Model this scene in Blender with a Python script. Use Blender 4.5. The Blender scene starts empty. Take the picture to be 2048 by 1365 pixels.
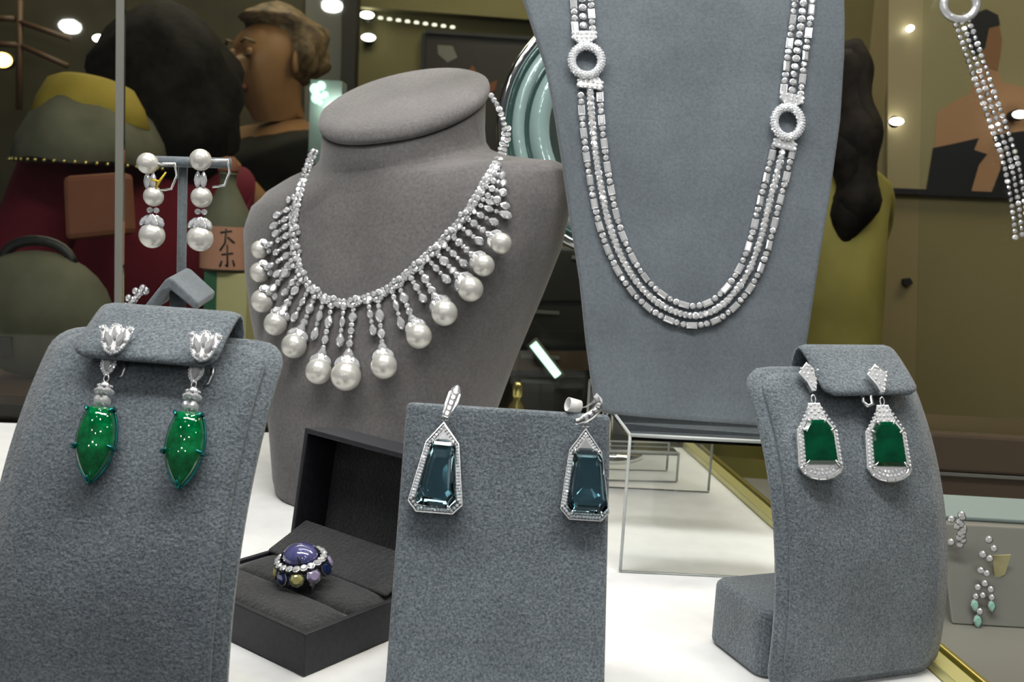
import bpy, bmesh, math, random
from mathutils import Vector, Matrix
from mathutils.bvhtree import BVHTree
random.seed(7)
PI = math.pi
sc = bpy.context.scene
COL = sc.collection
# ---------------------------------------------------------------- camera
F, CX, CY, H = 2000.0, 1024.0, 682.5, 0.226
PITCH, ROLL = math.radians(7.5), math.radians(3.3)
cd = bpy.data.cameras.new('camera'); cam = bpy.data.objects.new('camera', cd); COL.objects.link(cam)
CM = Matrix.Translation((0, 0, H)) @ Matrix.Rotation(PI/2 - PITCH, 4, 'X') @ Matrix.Rotation(ROLL, 4, 'Z')
cam.matrix_world = CM
cd.sensor_width = 36; cd.lens = F/2048*36; cd.clip_start = 0.02; cd.clip_end = 50
cd.dof.use_dof = True; cd.dof.focus_distance = 0.53; cd.dof.aperture_fstop = 20
sc.camera = cam
EYE = Vector((0, 0, H))
# ---------------------------------------------------------------- world, lights, exposure
w = bpy.data.worlds.new('world'); sc.world = w; w.use_nodes = True
bgn = w.node_tree.nodes['Background']; bgn.inputs[0].default_value = (.80, .82, .85, 1); bgn.inputs[1].default_value = .07
sc.view_settings.view_transform = 'Standard'; sc.view_settings.look = 'None'
sc.view_settings.gamma = 1; sc.view_settings.use_curve_mapping = False; sc.view_settings.exposure = 0.0
def area(name, loc, aim, sx, sy, power, col=(1, 1, 1)):
    l = bpy.data.lights.new(name, 'AREA'); l.shape = 'RECTANGLE'; l.size = sx; l.size_y = sy; l.energy = power; l.color = col
    o = bpy.data.objects.new(name, l); COL.objects.link(o); o.location = loc
    o.rotation_euler = (Vector(aim) - Vector(loc)).to_track_quat('-Z', 'Y').to_euler(); return o
def spot(name, loc, power, r=.012, col=(1, 1, 1)):
    l = bpy.data.lights.new(name, 'POINT'); l.energy = power; l.shadow_soft_size = r; l.color = col
    o = bpy.data.objects.new(name, l); COL.objects.link(o); o.location = loc; return o
area('case_strip_lamp', (-.05, .34, .88), (-.02, .56, .05), .95, .10, 7.4, (1, .99, .96))
area('case_rear_strip_lamp', (0, .80, .90), (0, .74, .1), .9, .08, 2.2, (1, .99, .96))
for i, (x, y, z) in enumerate([(-.34, .30, .80), (-.16, .42, .86), (.02, .28, .84), (.20, .44, .82), (.36, .32, .78), (-.05, .62, .88), (.15, .66, .86), (-.28, .6, .84)]):
    spot('case_spot_lamp', (x, y, z), .62, .010, (1, .97, .92) if i % 2 else (.94, .97, 1))
area('hall_lamp', (-.2, 2.3, 1.7), (0, 2.9, 0), 2.2, 1.0, 38, (1, .9, .68))
area('hall_lamp', (1.1, 1.1, 1.55), (1.0, 1.7, 0), .9, .5, 12, (1, .88, .62))
for x, y, z in [(-1.3, -.5, 1.45), (-.75, -.9, 1.2), (-.35, -.4, 1.5), (.05, -1., 1.1), (.45, -.5, 1.45), (.9, -.9, 1.25), (1.4, -.4, 1.4), (-.2, -.95, .75), (.5, -1.05, .7), (-.9, -1.05, .65)]:   # added unseen lamps on the visitors' side, brightening the diamond facets facing front
    area('added_front_lamp', (x, y, z), (0, .55, .1), .055, .035, .8, (1, .98, .94)).data.shape = 'ELLIPSE'
# ---------------------------------------------------------------- pixel helpers (2048 x 1365 frame)
def ray(px, py):
    return (CM.to_3x3() @ Vector(((px - CX)/F, -(py - CY)/F, -1))).normalized()
def at(px, py, Y):
    d = ray(px, py); return EYE + d*(Y/d.y)
def atz(px, py, z):
    d = ray(px, py); return EYE + d*((z - H)/d.z)
def atpl(px, py, p0, n):
    d = ray(px, py); return EYE + d*((p0 - EYE).dot(n)/d.dot(n))
# ---------------------------------------------------------------- materials
MAT = {}
def mat(name, col=(.5, .5, .5), rough=.5, metal=0., spec=.5, **kw):
    if name in MAT: return MAT[name]
    m = bpy.data.materials.new(name); m.use_nodes = True; MAT[name] = m
    b = m.node_tree.nodes['Principled BSDF']
    b.inputs['Base Color'].default_value = (*col, 1); b.inputs['Roughness'].default_value = rough
    b.inputs['Metallic'].default_value = metal; b.inputs['Specular IOR Level'].default_value = spec
    for k, v in kw.items():
        b.inputs[k.replace('_', ' ').title().replace('Ior', 'IOR')].default_value = v if not isinstance(v, tuple) else (*v, 1)
    return m
def nodes(m):
    return m.node_tree.nodes, m.node_tree.links, m.node_tree.nodes['Principled BSDF']
def noise(N, L, scale, detail=3, rough=.55, coord='Object'):
    tc = N.new('ShaderNodeTexCoord'); t = N.new('ShaderNodeTexNoise'); t.inputs['Scale'].default_value = scale
    t.inputs['Detail'].default_value = detail; t.inputs['Roughness'].default_value = rough
    L.new(tc.outputs[coord], t.inputs['Vector']); return t
def ramp(N, L, src, stops):
    r = N.new('ShaderNodeValToRGB'); e = r.color_ramp.elements
    while len(e) < len(stops): e.new(.5)
    for i, (p, c) in enumerate(stops): e[i].position = p; e[i].color = (*c, 1)
    L.new(src, r.inputs[0]); return r
def mottled(name, c0, c1, scale, rough=.8, bump=0., bscale=None, detail=3, sheen=0., spec=.3, c2=None, big=None, **kw):
    if name in MAT: return MAT[name]
    m = mat(name, c0, rough, 0, spec, **kw); N, L, b = nodes(m)
    t = noise(N, L, scale, detail); r = ramp(N, L, t.outputs['Fac'], [(.32, c0), (.68, c1)])
    out = r.outputs[0]
    if big:
        t2 = noise(N, L, big, 3); mx = N.new('ShaderNodeMix'); mx.data_type = 'RGBA'; mx.blend_type = 'MULTIPLY'
        r2 = ramp(N, L, t2.outputs['Fac'], [(.3, (.78, .78, .78)), (.7, (1.12, 1.12, 1.12))])
        mx.inputs[0].default_value = 1; L.new(out, mx.inputs[6]); L.new(r2.outputs[0], mx.inputs[7]); out = mx.outputs[2]
    L.new(out, b.inputs['Base Color'])
    if sheen: b.inputs['Sheen Weight'].default_value = sheen; b.inputs['Sheen Roughness'].default_value = .5
    if bump:
        tb = noise(N, L, bscale or scale, 4, .6); bn = N.new('ShaderNodeBump'); bn.inputs['Strength'].default_value = bump
        bn.inputs['Distance'].default_value = .0012; L.new(tb.outputs['Fac'], bn.inputs['Height']); L.new(bn.outputs[0], b.inputs['Normal'])
    return m
def M(n): return MAT[n]
mottled('suede_blue', (.080, .102, .121), (.235, .268, .292), 900, .95, .75, 620, sheen=.25, big=28)
mottled('suede_board', (.122, .142, .160), (.162, .186, .204), 500, .95, .35, 500, sheen=.2, big=14)
mottled('suede_warm', (.118, .111, .112), (.163, .154, .153), 420, .95, .3, 450, sheen=.22, big=16)
mottled('velvet_dark', (.018, .019, .021), (.045, .046, .047), 700, .98, .8, 500, sheen=.25, big=40)
mottled('leatherette', (.012, .012, .017), (.020, .020, .027), 300, .5, .15, 1500, spec=.4)
mottled('cloth_white', (.80, .80, .79), (.86, .86, .85), 60, .75, .06, 900)
mat('silver', (.90, .91, .92), .26, 1); mat('silver_dark', (.45, .46, .48), .3, 1); mat('gold', (.75, .66, .25), .3, 1)
mat('gold_paint', (.62, .58, .25), .35, .4); mat('chrome', (.8, .82, .82), .08, 1); mat('teal_metal', (.02, .22, .22), .22, .8)
mat('pearl', (.66, .645, .60), .26, .35, .6, coat_weight=.5, coat_roughness=.15)
def gem(name, c0, c1, metal, rough=.05, tint=True):
    m = mat(name, c0, rough, metal, .9, coat_weight=.6, coat_roughness=.03); N, L, b = nodes(m)
    g = N.new('ShaderNodeObjectInfo'); r = ramp(N, L, g.outputs['Random'], [(0, c0), (1, c1)])
    L.new(r.outputs[0], b.inputs['Base Color'])
    if tint: b.inputs['Thin Film Thickness'].default_value = 420; b.inputs['Thin Film IOR'].default_value = 1.6
    return m
gem('diamond', (.92, .94, .96), (1., 1., 1.), .58, .08); gem('pave', (.90, .92, .95), (.95, .97, 1.), .3, .10)
m = mat('emerald', (.0, .2, .06), .04, 0, .7, coat_weight=1., coat_roughness=.02, ior=1.58); N, L, b = nodes(m)
t = noise(N, L, 160, 4, .7); r = ramp(N, L, t.outputs['Fac'], [(.3, (.0, .06, .016)), (.55, (.0, .17, .045)), (.80, (.015, .38, .11))]); L.new(r.outputs[0], b.inputs['Base Color'])
m = mat('emerald_deep', (.0, .06, .025), .06, 0, .5, coat_weight=.5, coat_roughness=.02); N, L, b = nodes(m)
t = noise(N, L, 90, 3, .6); r = ramp(N, L, t.outputs['Fac'], [(.3, (.0, .028, .012)), (.7, (.0, .085, .033))]); L.new(r.outputs[0], b.inputs['Base Color'])
mat('aquamarine', (.56, .84, .93), .0, 0, .5, transmission_weight=1., ior=1.58)
m = mat('sapphire', (.07, .065, .22), .1, 0, .6, coat_weight=1., coat_roughness=.03); N, L, b = nodes(m)
t = noise(N, L, 110, 3); r = ramp(N, L, t.outputs['Fac'], [(.3, (.05, .052, .165)), (.7, (.12, .12, .28))]); L.new(r.outputs[0], b.inputs['Base Color'])
gem('gem_navy', (.01, .02, .06), (.02, .04, .16), .3); gem('gem_yellow', (.55, .5, .15), (.65, .6, .25), .3); gem('gem_lilac', (.5, .42, .65), (.6, .5, .75), .3)
gem('gem_violet', (.18, .12, .45), (.3, .2, .6), .3); gem('gem_orange', (.5, .25, .05), (.6, .3, .08), .3)
gem('gem_mint', (.3, .6, .48), (.5, .75, .65), .2)
def glassy(name, tint, refl, rough=.02):
    m = bpy.data.materials.new(name); m.use_nodes = True; MAT[name] = m; N, L = m.node_tree.nodes, m.node_tree.links; N.clear()
    o = N.new('ShaderNodeOutputMaterial'); tr = N.new('ShaderNodeBsdfTransparent'); tr.inputs[0].default_value = (*tint, 1)
    gl = N.new('ShaderNodeBsdfGlossy'); gl.inputs['Roughness'].default_value = rough; gl.inputs[0].default_value = (1, 1, 1, 1)
    fr = N.new('ShaderNodeFresnel'); fr.inputs[0].default_value = refl; mx = N.new('ShaderNodeMixShader')
    L.new(fr.outputs[0], mx.inputs[0]); L.new(tr.outputs[0], mx.inputs[1]); L.new(gl.outputs[0], mx.inputs[2]); L.new(mx.outputs[0], o.inputs[0])
    return m
glassy('pane', (.93, .95, .92), 1.30); glassy('acrylic', (.965, .975, .97), 1.40); mat('acrylic_edge', (.80, .84, .82), .25, 0, .6, transmission_weight=.5)
glassy('bead_glass', (.93, .95, .96), 1.9)
def emit(name, col, s):
    m = mat(name, (0, 0, 0)); b = m.node_tree.nodes['Principled BSDF']
    b.inputs['Emission Color'].default_value = (*col, 1); b.inputs['Emission Strength'].default_value = s; return m
emit('lamp_reflection_white', (1, .97, .88), 9); emit('lamp_dim', (1, .95, .75), 1.6); emit('lamp_streak_green', (.66, 1, .82), 1.7); emit('lamp_orange', (1, .5, .15), 8)  # white and green also serve glowing parts that stand for reflections
mottled('wall_olive', (.165, .150, .070), (.20, .18, .088), 3, .8); mottled('wall_tan', (.20, .165, .075), (.24, .20, .10), 2.2, .75)
mottled('wall_dark', (.045, .042, .026), (.075, .068, .042), 4, .8); mottled('floor_dark', (.05, .04, .03), (.07, .06, .05), 5, .6)
mat('post_dark', (.016, .012, .009), .5); mat('black', (.008, .008, .009), .5); mat('wood_brown', (.10, .055, .03), .5); mat('strip_grey', (.16, .16, .14), .45)
mat('teal_glass', (.36, .50, .48), .10, .35); mat('teal_dark', (.06, .11, .10), .1, .4); mat('mirror', (.75, .85, .82), .04, 1)
mottled('hair_dark', (.003, .0025, .002), (.012, .009, .006), 60, .75, .8, 60, spec=.15); mottled('hair_brown', (.05, .03, .015), (.22, .15, .08), 45, .6, .6, 60)
mottled('skin', (.24, .125, .055), (.30, .16, .075), 12, .5); mat('eye_white', (.6, .58, .5), .3)
mottled('red_cloth', (.10, .004, .014), (.15, .008, .022), 6, .8); mottled('mustard', (.26, .19, .025), (.34, .25, .04), 14, .8)
mottled('grey_cloth', (.085, .083, .058), (.125, .12, .085), 18, .8); mottled('olive_cloth', (.14, .125, .025), (.23, .205, .05), 9, .8); mottled('black_cloth', (.008, .008, .006), (.02, .019, .012), 10, .8)
mottled('terracotta', (.17, .06, .035), (.22, .085, .05), 8, .7); mat('salmon', (.42, .20, .14), .7); mat('paper_cream', (.46, .42, .22), .7); mat('ink', (.02, .015, .012), .6); mat('green_band', (.02, .10, .05), .6)
mat('poster_paper', (.26, .225, .12), .4); mat('print_skin', (.36, .20, .11), .4); mat('print_skin_dark', (.22, .11, .05), .4); mat('print_black', (.012, .012, .014), .4); mat('paper_white', (.8, .8, .78), .6)
mat('tag_yellow', (.7, .5, .03), .5); mat('grey_panel', (.20, .25, .24), .6); mat('green_trim', (.09, .10, .04), .3, .3); mat('brown_lacquer', (.09, .065, .045), .15, 0, .5)
# ---------------------------------------------------------------- object helpers
W = {}
def reg(o, parent, mw):
    COL.objects.link(o)
    if parent is not None:
        o.parent = parent; o.matrix_local = W[parent.name].inverted() @ mw
    else:
        o.matrix_world = mw
    W[o.name] = mw.copy(); return o
def thing(name, label, cat, loc=(0, 0, 0), group=None):
    o = bpy.data.objects.new(name, None); o.empty_display_size = .01
    reg(o, None, Matrix.Translation(Vector(loc))); o['label'] = label; o['category'] = cat
    if group: o['group'] = group
    return o
def tag(o, label, cat, group=None):
    o['label'] = label; o['category'] = cat
    if group: o['group'] = group
    return o
class MB:
    def __init__(s): s.v, s.f, s.m, s.sm = [], [], [], []
    def add(s, vs, fs, mi=0, smooth=False, mw=None):
        o = len(s.v); s.v += [(mw @ Vector(v)) if mw else Vector(v) for v in vs]
        s.f += [tuple(i + o for i in f) for f in fs]; s.m += [mi]*len(fs); s.sm += [smooth]*len(fs); return s
    def mesh(s, name, mats):
        me = bpy.data.meshes.new(name); me.from_pydata([tuple(v) for v in s.v], [], s.f); 
        for x in mats: me.materials.append(M(x))
        me.polygons.foreach_set('material_index', s.m); me.polygons.foreach_set('use_smooth', s.sm); me.update()
        bm = bmesh.new(); bm.from_mesh(me); bmesh.ops.recalc_face_normals(bm, faces=bm.faces); bm.to_mesh(me); bm.free(); return me
    def build(s, name, mats, parent=None, origin=None, bevel=0, seg=2, sub=0):
        if isinstance(mats, str): mats = [mats]
        if origin is None:
            origin = sum(s.v, Vector())/len(s.v)
        origin = Vector(origin); s.v = [v - origin for v in s.v]
        o = bpy.data.objects.new(name, s.mesh(name, mats)); reg(o, parent, Matrix.Translation(origin))
        if bevel:
            b = o.modifiers.new('bevel', 'BEVEL'); b.width = bevel; b.segments = seg; b.limit_method = 'ANGLE'; b.angle_limit = .6; b.harden_normals = False
        if sub:
            b = o.modifiers.new('sub', 'SUBSURF'); b.levels = sub; b.render_levels = sub
        return o
    # ---- shapes
    def box(s, c, size, mi=0, rot=None):
        c = Vector(c); hx, hy, hz = [x/2 for x in size]; R = rot or Matrix.Identity(3)
        vs = [c + R @ Vector((x*hx, y*hy, z*hz)) for x in (-1, 1) for y in (-1, 1) for z in (-1, 1)]
        return s.add(vs, [(0, 1, 3, 2), (4, 6, 7, 5), (0, 4, 5, 1), (2, 3, 7, 6), (0, 2, 6, 4), (1, 5, 7, 3)], mi)
    def prism(s, pts, d, mi=0, mi_side=None):
        n = len(pts); pts = [Vector(p) for p in pts]; q = [p + d for p in pts]
        s.add(pts + q, [tuple(range(n)), tuple(range(2*n - 1, n - 1, -1))], mi)
        o = len(s.v) - 2*n
        fs = [(i, (i + 1) % n, n + (i + 1) % n, n + i) for i in range(n)]
        s.f += [tuple(i + o for i in f) for f in fs]; s.m += [mi if mi_side is None else mi_side]*n; s.sm += [False]*n; return s
    def ball(s, c, r, mi=0, nu=20, nv=12, mw=None):
        vs = [Vector((0, 0, 1))]; fs = []
        for j in range(1, nv):
            t = PI*j/nv
            for i in range(nu):
                a = 2*PI*i/nu; vs.append(Vector((math.sin(t)*math.cos(a), math.sin(t)*math.sin(a), math.cos(t))))
        vs.append(Vector((0, 0, -1))); e = len(vs) - 1
        for i in range(nu):
            k = (i + 1) % nu; fs.append((0, 1 + i, 1 + k)); fs.append((e, e - nu + k, e - nu + i))
            for j in range(nv - 2): a = 1 + j*nu; fs.append((a + i, a + nu + i, a + nu + k, a + k))
        if not isinstance(r, (tuple, list)): r = (r, r, r)
        vs = [Vector((v.x*r[0], v.y*r[1], v.z*r[2])) for v in vs]
        if mw: vs = [mw @ v for v in vs]
        return s.add([v + Vector(c) for v in vs], fs, mi, True)
    def tube(s, pts, r, mi=0, n=8, closed=False, flat=1.0, smooth=True, up=None):
        pts = [Vector(p) for p in pts]; k = len(pts); vs = []; fs = []; pu = None
        rr = r if isinstance(r, (list, tuple)) else [r]*k
        for i, p in enumerate(pts):
            a = pts[(i - 1) % k] if closed or i > 0 else p; b = pts[(i + 1) % k] if closed or i < k - 1 else p
            t = (b - a).normalized()
            if pu is None: pu = Vector(up) if up else (Vector((0, 0, 1)) if abs(t.z) < .9 else Vector((1, 0, 0)))
            x = t.cross(pu).normalized(); y = x.cross(t).normalized(); pu = y
            for j in range(n):
                q = 2*PI*j/n; vs.append(p + rr[i]*(x*math.cos(q) + y*math.sin(q)*flat))
        for i in range(k if closed else k - 1):
            i2 = (i + 1) % k
            for j in range(n): fs.append((i*n + j, i*n + (j + 1) % n, i2*n + (j + 1) % n, i2*n + j))
        if not closed: fs += [tuple(range(n - 1, -1, -1)), tuple(range((k - 1)*n, k*n))]
        return s.add(vs, fs, mi, smooth)
    def rings(s, rs, mi=0, smooth=False, cap0=True, cap1=True):
        n = len(rs[0]); vs = [v for r in rs for v in r]; fs = []
        for i in range(len(rs) - 1):
            for j in range(n): fs.append((i*n + j, i*n + (j + 1) % n, (i + 1)*n + (j + 1) % n, (i + 1)*n + j))
        if cap0: fs.append(tuple(range(n - 1, -1, -1)))
        if cap1: fs.append(tuple(range((len(rs) - 1)*n, len(rs)*n)))
        return s.add(vs, fs, mi, smooth)
    def lathe(s, c, prof, mi=0, n=24, smooth=True, mw=None):
        rs = []
        for r, z in prof:
            rg = [Vector((r*math.cos(2*PI*i/n), r*math.sin(2*PI*i/n), z)) for i in range(n)]
            rs.append([(mw @ v if mw else v) + Vector(c) for v in rg])
        return s.rings(rs, mi, smooth)
def rbox(c, size, r, R=None, n=4):
    """box rounded in plan: ring of points, extruded along local z"""
    hx, hy, hz = [x/2 for x in size]; R = R or Matrix.Identity(3); c = Vector(c); pl = []
    for k, (sx, sy) in enumerate([(1, 1), (-1, 1), (-1, -1), (1, -1)]):
        for i in range(n + 1):
            a = PI/2*(k + i/n); pl.append((sx*(hx - r) + r*math.cos(a), sy*(hy - r) + r*math.sin(a)))
    return [[c + R @ Vector((x, y, z)) for x, y in pl] for z in (-hz, hz)]
def frame(o, n, up, sx=1, sy=None, sz=None):
    n = Vector(n).normalized(); up = Vector(up); up = (up - n*up.dot(n)).normalized(); x = up.cross(n)
    sy = sx if sy is None else sy; sz = (sx + sy)/2 if sz is None else sz
    m = Matrix((x*sx, up*sy, n*sz)).transposed().to_4x4(); m.translation = Vector(o); return m
GM = {}
def gem_mesh(shape, material='diamond', collet=True):
    k = (shape, material, collet)
    if k in GM: return GM[k]
    n = 12 if shape == 'marquise' else 8
    def out(i, q=0.):
        a = 2*PI*(i + q)/n; c, s_ = math.cos(a), math.sin(a)
        if shape == 'round': return (.5*c, .5*s_)
        if shape == 'marquise': return (.5*c*(1 - .38*abs(s_)**1.5), .5*s_)
        if shape == 'pear': return (.5*c*(1 - .42*max(0, s_)), .5*s_)
        if shape == 'kite': return (.5*c*(1 - .5*abs(s_)), .5*s_)
        if shape == 'square': m_ = max(abs(c), abs(s_)); return (.5*c/m_*.96, .5*s_/m_*.96)
    b = MB()
    if shape == 'baguette':
        def rc(k_, z): return [Vector((x*k_[0], y*k_[1], z)) for x, y in ((-.5, -.5), (.5, -.5), (.5, .5), (-.5, .5))]
        b.rings([rc((.5, .5), -.3), rc((.95, .97), -.02), rc((.95, .97), .06), rc((.6, .8), .2)], 0)
        if collet: b.rings([rc((1.12, 1.06), -.3), rc((1.12, 1.06), .03)], 1)
    else:
        g = [Vector((*out(i), 0)) for i in range(n)]; tb = [Vector((*[.58*c for c in out(i, .5)], .19)) for i in range(n)]
        vs = g + tb + [Vector((0, 0, -.34))]; fs = [tuple(range(n, 2*n))]
        for i in range(n):
            j = (i + 1) % n; fs += [(i, j, n + i), (j, n + j, n + i), (j, i, 2*n)]
        b.add(vs, fs, 0)
        if collet:
            r0 = [Vector((v.x*1.14, v.y*1.14, .02)) for v in g]; r1 = [Vector((v.x*1.05, v.y*1.05, -.28)) for v in g]; ri = [Vector((v.x*.98, v.y*.98, .035)) for v in g]
            b.rings([r1, r0, ri], 1, cap1=False)
    me = b.mesh(shape + '_gem', [material, 'silver_dark']); GM[k] = me; return me
def put(name, me, parent, mw):
    o = bpy.data.objects.new(name, me); reg(o, parent, mw); return o
def stone(name, shape, parent, p, n, up, w_, h_=None, material='diamond', collet=True):
    return put(name, gem_mesh(shape, material, collet), parent, frame(p, n, up, w_, h_ or w_, min(w_, h_ or w_)))
PEARL = MB().ball((0, 0, 0), 1, nu=32, nv=20).mesh('pearl', ['pearl'])
def pearl(parent, p, r, name='pearl'):
    return put(name, PEARL, parent, Matrix.Translation(p) @ Matrix.Rotation(random.random()*6, 4, 'X') @ Matrix.Scale(r, 4))
def spline(pts, n):
    pts = [Vector(p) for p in pts]; P = [pts[0]*2 - pts[1]] + pts + [pts[-1]*2 - pts[-2]]; out = []
    for i in range(1, len(P) - 2):
        for k in range(12):
            t = k/12; a, b_, c, d = P[i - 1:i + 3]
            out.append(.5*((2*b_) + (c - a)*t + (2*a - 5*b_ + 4*c - d)*t*t + (3*b_ - a - 3*c + d)*t**3))
    out.append(pts[-1]); L_ = [0]
    for a, b_ in zip(out, out[1:]): L_.append(L_[-1] + (b_ - a).length)
    res = []; j = 0
    for k in range(n):
        s_ = L_[-1]*k/(n - 1)
        while j < len(L_) - 2 and L_[j + 1] < s_: j += 1
        t = (s_ - L_[j])/max(1e-12, L_[j + 1] - L_[j]); res.append(out[j].lerp(out[j + 1], min(1, t)))
    return res
def length(pts): return sum((Vector(b_) - Vector(a)).length for a, b_ in zip(pts, pts[1:]))
def pave(name, parent, path, n, size, gap=1.0, rows=1, rowdir=None, lift=0.):
    """tiny stones set along a path, one part"""
    b = MB(); g = [Vector((.5*math.cos(2*PI*i/6), .5*math.sin(2*PI*i/6), 0)) for i in range(6)]; tb = [v*.55 + Vector((0, 0, .28)) for v in g]
    L_ = length(path); k = max(2, int(L_/(size*gap))); P = spline(path, k) if len(path) > 2 else [Vector(path[0]).lerp(Vector(path[1]), i/(k - 1)) for i in range(k)]
    n = Vector(n).normalized()
    for i, p in enumerate(P):
        t = (P[min(i + 1, k - 1)] - P[max(i - 1, 0)]).normalized(); sd = n.cross(t)
        for r in range(rows):
            a = random.random()*.5; nn = (n + Vector((random.uniform(-.22, .22) for _ in range(3)))).normalized()
            b.add(g + tb, [tuple(range(6, 12))] + [(q, (q + 1) % 6, 6 + (q + 1) % 6, 6 + q) for q in range(6)], 0, False,
                frame(p + sd*((r - (rows - 1)/2)*size*.98) + n*lift, nn, t, size*.96))
    o = b.build(name, ['pave'], parent); o['kind'] = 'stuff'; return o
def bvh(objs):
    vs, fs = [], []
    for o in objs:
        mw = W[o.name]; k = len(vs); vs += [mw @ v.co for v in o.data.vertices]; fs += [tuple(i + k for i in p.vertices) for p in o.data.polygons]
    return BVHTree.FromPolygons(vs, fs)
def hit(tree, px, py, off=0., fallback=.7):
    d = ray(px, py); h = tree.ray_cast(EYE, d)
    if h[0] is None:
        h = tree.find_nearest(EYE + d*(fallback/d.y)); p = EYE + d*((h[0] - EYE).dot(d))
    else: p = h[0]
    n = h[1] if h[1].dot(d) < 0 else -h[1]
    return p - d*off, n

# ================================================================ the setting
def struct(o): o['kind'] = 'structure'; return o
FZ = -1.0
struct(MB().box((.2, 1.2, FZ - .05), (5.4, 4.6, .1)).build('floor', 'floor_dark'))
struct(MB().box((.2, 1.2, 1.85), (5.4, 4.6, .1)).build('ceiling', 'wall_dark'))
struct(MB().box((.2, 3.25, .4), (5.4, .1, 2.8)).build('wall_back', 'wall_olive'))
struct(MB().box((-1.47, 2.75, .4), (1.96, .1, 2.8)).build('wall_left', 'wall_dark'))
pr = at(1765, 600, 1.66)
struct(MB().box((pr.x + .62, 1.71, .4), (1.3, .1, 2.8)).build('wall_right', 'wall_tan'))
# platform of the showcase
BR, FR = atz(1364, 896, 0), atz(1915, 1393, 0)
dr = (FR - BR).normalized(); BL = atz(0, 846, 0)
FR = BR + dr*((.355 - BR.y)/dr.y); bl = (BL - BR).normalized(); BLX = BR + bl*1.2; FL = BLX + dr*((.355 - BLX.y)/dr.y)
pf = thing('display_platform', 'white cloth covered platform of the showcase with a gilt edge', 'platform', ((BR.x + FL.x)/2, .6, -.03))
MB().prism([Vector((p.x, p.y, -.03)) for p in (BR, FR, FL, BLX)], Vector((0, 0, .03))).build('top_board', 'cloth_white', pf)
nr = Vector((-dr.y, dr.x, 0)); nr = nr if nr.x > 0 else -nr
def strip(name, m_, a, b_, zt, parent):
    pts = [BR + nr*a, FR + nr*a, FR + nr*b_, BR + nr*b_]
    return MB().prism([Vector((p.x, p.y, -.05)) for p in pts], Vector((0, 0, zt + .05))).build(name, m_, parent, bevel=.001)
strip('edge_trim', 'gold_paint', .0005, .011, .006, pf); strip('edge_gasket', 'green_trim', .0115, .017, .0, pf); strip('edge_trim', 'gold', .0175, .021, .004, pf)
cab = thing('showcase_cabinet', 'dark cabinet carrying the white display platform', 'cabinet', (0, .62, FZ))
MB().prism([Vector((p.x, p.y, FZ + .06)) for p in (BR, FR, FL, BLX)], Vector((0, 0, -.031 - FZ - .06))).build('body', 'post_dark', cab)
MB().prism([Vector((p.x*.97, p.y, FZ)) for p in (BR, FR, FL, BLX)], Vector((0, 0, .06))).build('plinth', 'black', cab)
# glass at the back of the showcase: two panes meeting at a bright edge
nb = Vector((-bl.y, bl.x, 0)); nb = nb if nb.y > 0 else -nb
def onback(px):   # point of the rear edge line under a pixel column at table level
    q = at(px, 560, 1.0); d = Vector((q.x, q.y, 0)); t_ = (BR + nb*.012).cross(bl).z/d.cross(bl).z; return d*t_
J = onback(237)
def pane(name, a, b_, z1):
    o = MB().prism([a + Vector((0, 0, .001)), b_ + Vector((0, 0, .001)), b_ + Vector((0, 0, z1)), a + Vector((0, 0, z1))], nb*.004).build(name, 'pane'); return struct(o)
pane('window_1', J - bl*.0035*-1 + bl*.25, J + bl*.004, .95); pane('window_2', J - bl*.004, BR + nb*.012, .95)
struct(MB().prism([J - bl*.0036 + nb*.0, J + bl*.0036, J + bl*.0036 + nb*.005, J - bl*.0036 + nb*.005], Vector((0, 0, .95))).build('trim_1', 'strip_grey'))
# ================================================================ grey suede earring stands
def panel(mb, prof, hw, t, nu=14, mi=0, to=None):
    """sheet of thickness t following the profile (y,z) polyline, half width hw(s 0..1), local coords -> to(x,y,z)"""
    n = len(prof); Fv, Bv = [], []
    for i, (y, z) in enumerate(prof):
        a = prof[max(0, i - 1)]; b_ = prof[min(n - 1, i + 1)]; ty, tz = b_[0] - a[0], b_[1] - a[1]; l = math.hypot(ty, tz); ny, nz = -tz/l, ty/l
        h = hw(i/(n - 1))
        for j in range(nu + 1):
            x = h*(2*j/nu - 1); e = min(1, (h - abs(x))/(t*.8) + .0); e = 1 - (1 - e)**2*.45
            k = min(1, min(i, n - 1 - i)/2 + .0); k = 1 - (1 - k)**2*.45
            o = t*min(e, k); Fv.append(to(x, y + ny*o, z + nz*o)); Bv.append(to(x, y, z))
    q = nu + 1; vs = Fv + Bv; N_ = len(Fv); fs = []; sm = []
    for i in range(n - 1):
        for j in range(nu):
            a = i*q + j; fs.append((a, a + 1, a + q + 1, a + q)); fs.append((N_ + a, N_ + a + q, N_ + a + q + 1, N_ + a + 1))
        for a, b_ in ((i*q, (i + 1)*q), (i*q + nu, (i + 1)*q + nu)): fs.append((a, b_, N_ + b_, N_ + a))
    for j in range(nu):
        for r0 in (0, (n - 1)*q): fs.append((r0 + j, r0 + j + 1, N_ + r0 + j + 1, N_ + r0 + j))
    mb.add(vs, fs, mi, True); return mb
def rounded(hw, L_, r, top=True, bottom=True):
    def f(s_):
        d = min((s_*L_ if bottom else 9), ((1 - s_)*L_ if top else 9))
        return hw if d >= r else hw - r + math.sqrt(max(0, r*r - (r - d)**2))
    return f
def dens(n, L_, r):
    """sample positions denser near both ends"""
    a = [r*(1 - math.cos(PI/2*i/5)) for i in range(6)]; mid = [r + (L_ - 2*r)*i/n for i in range(1, n)]
    return [x/L_ for x in a + mid + [L_ - x for x in reversed(a)]]
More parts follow.
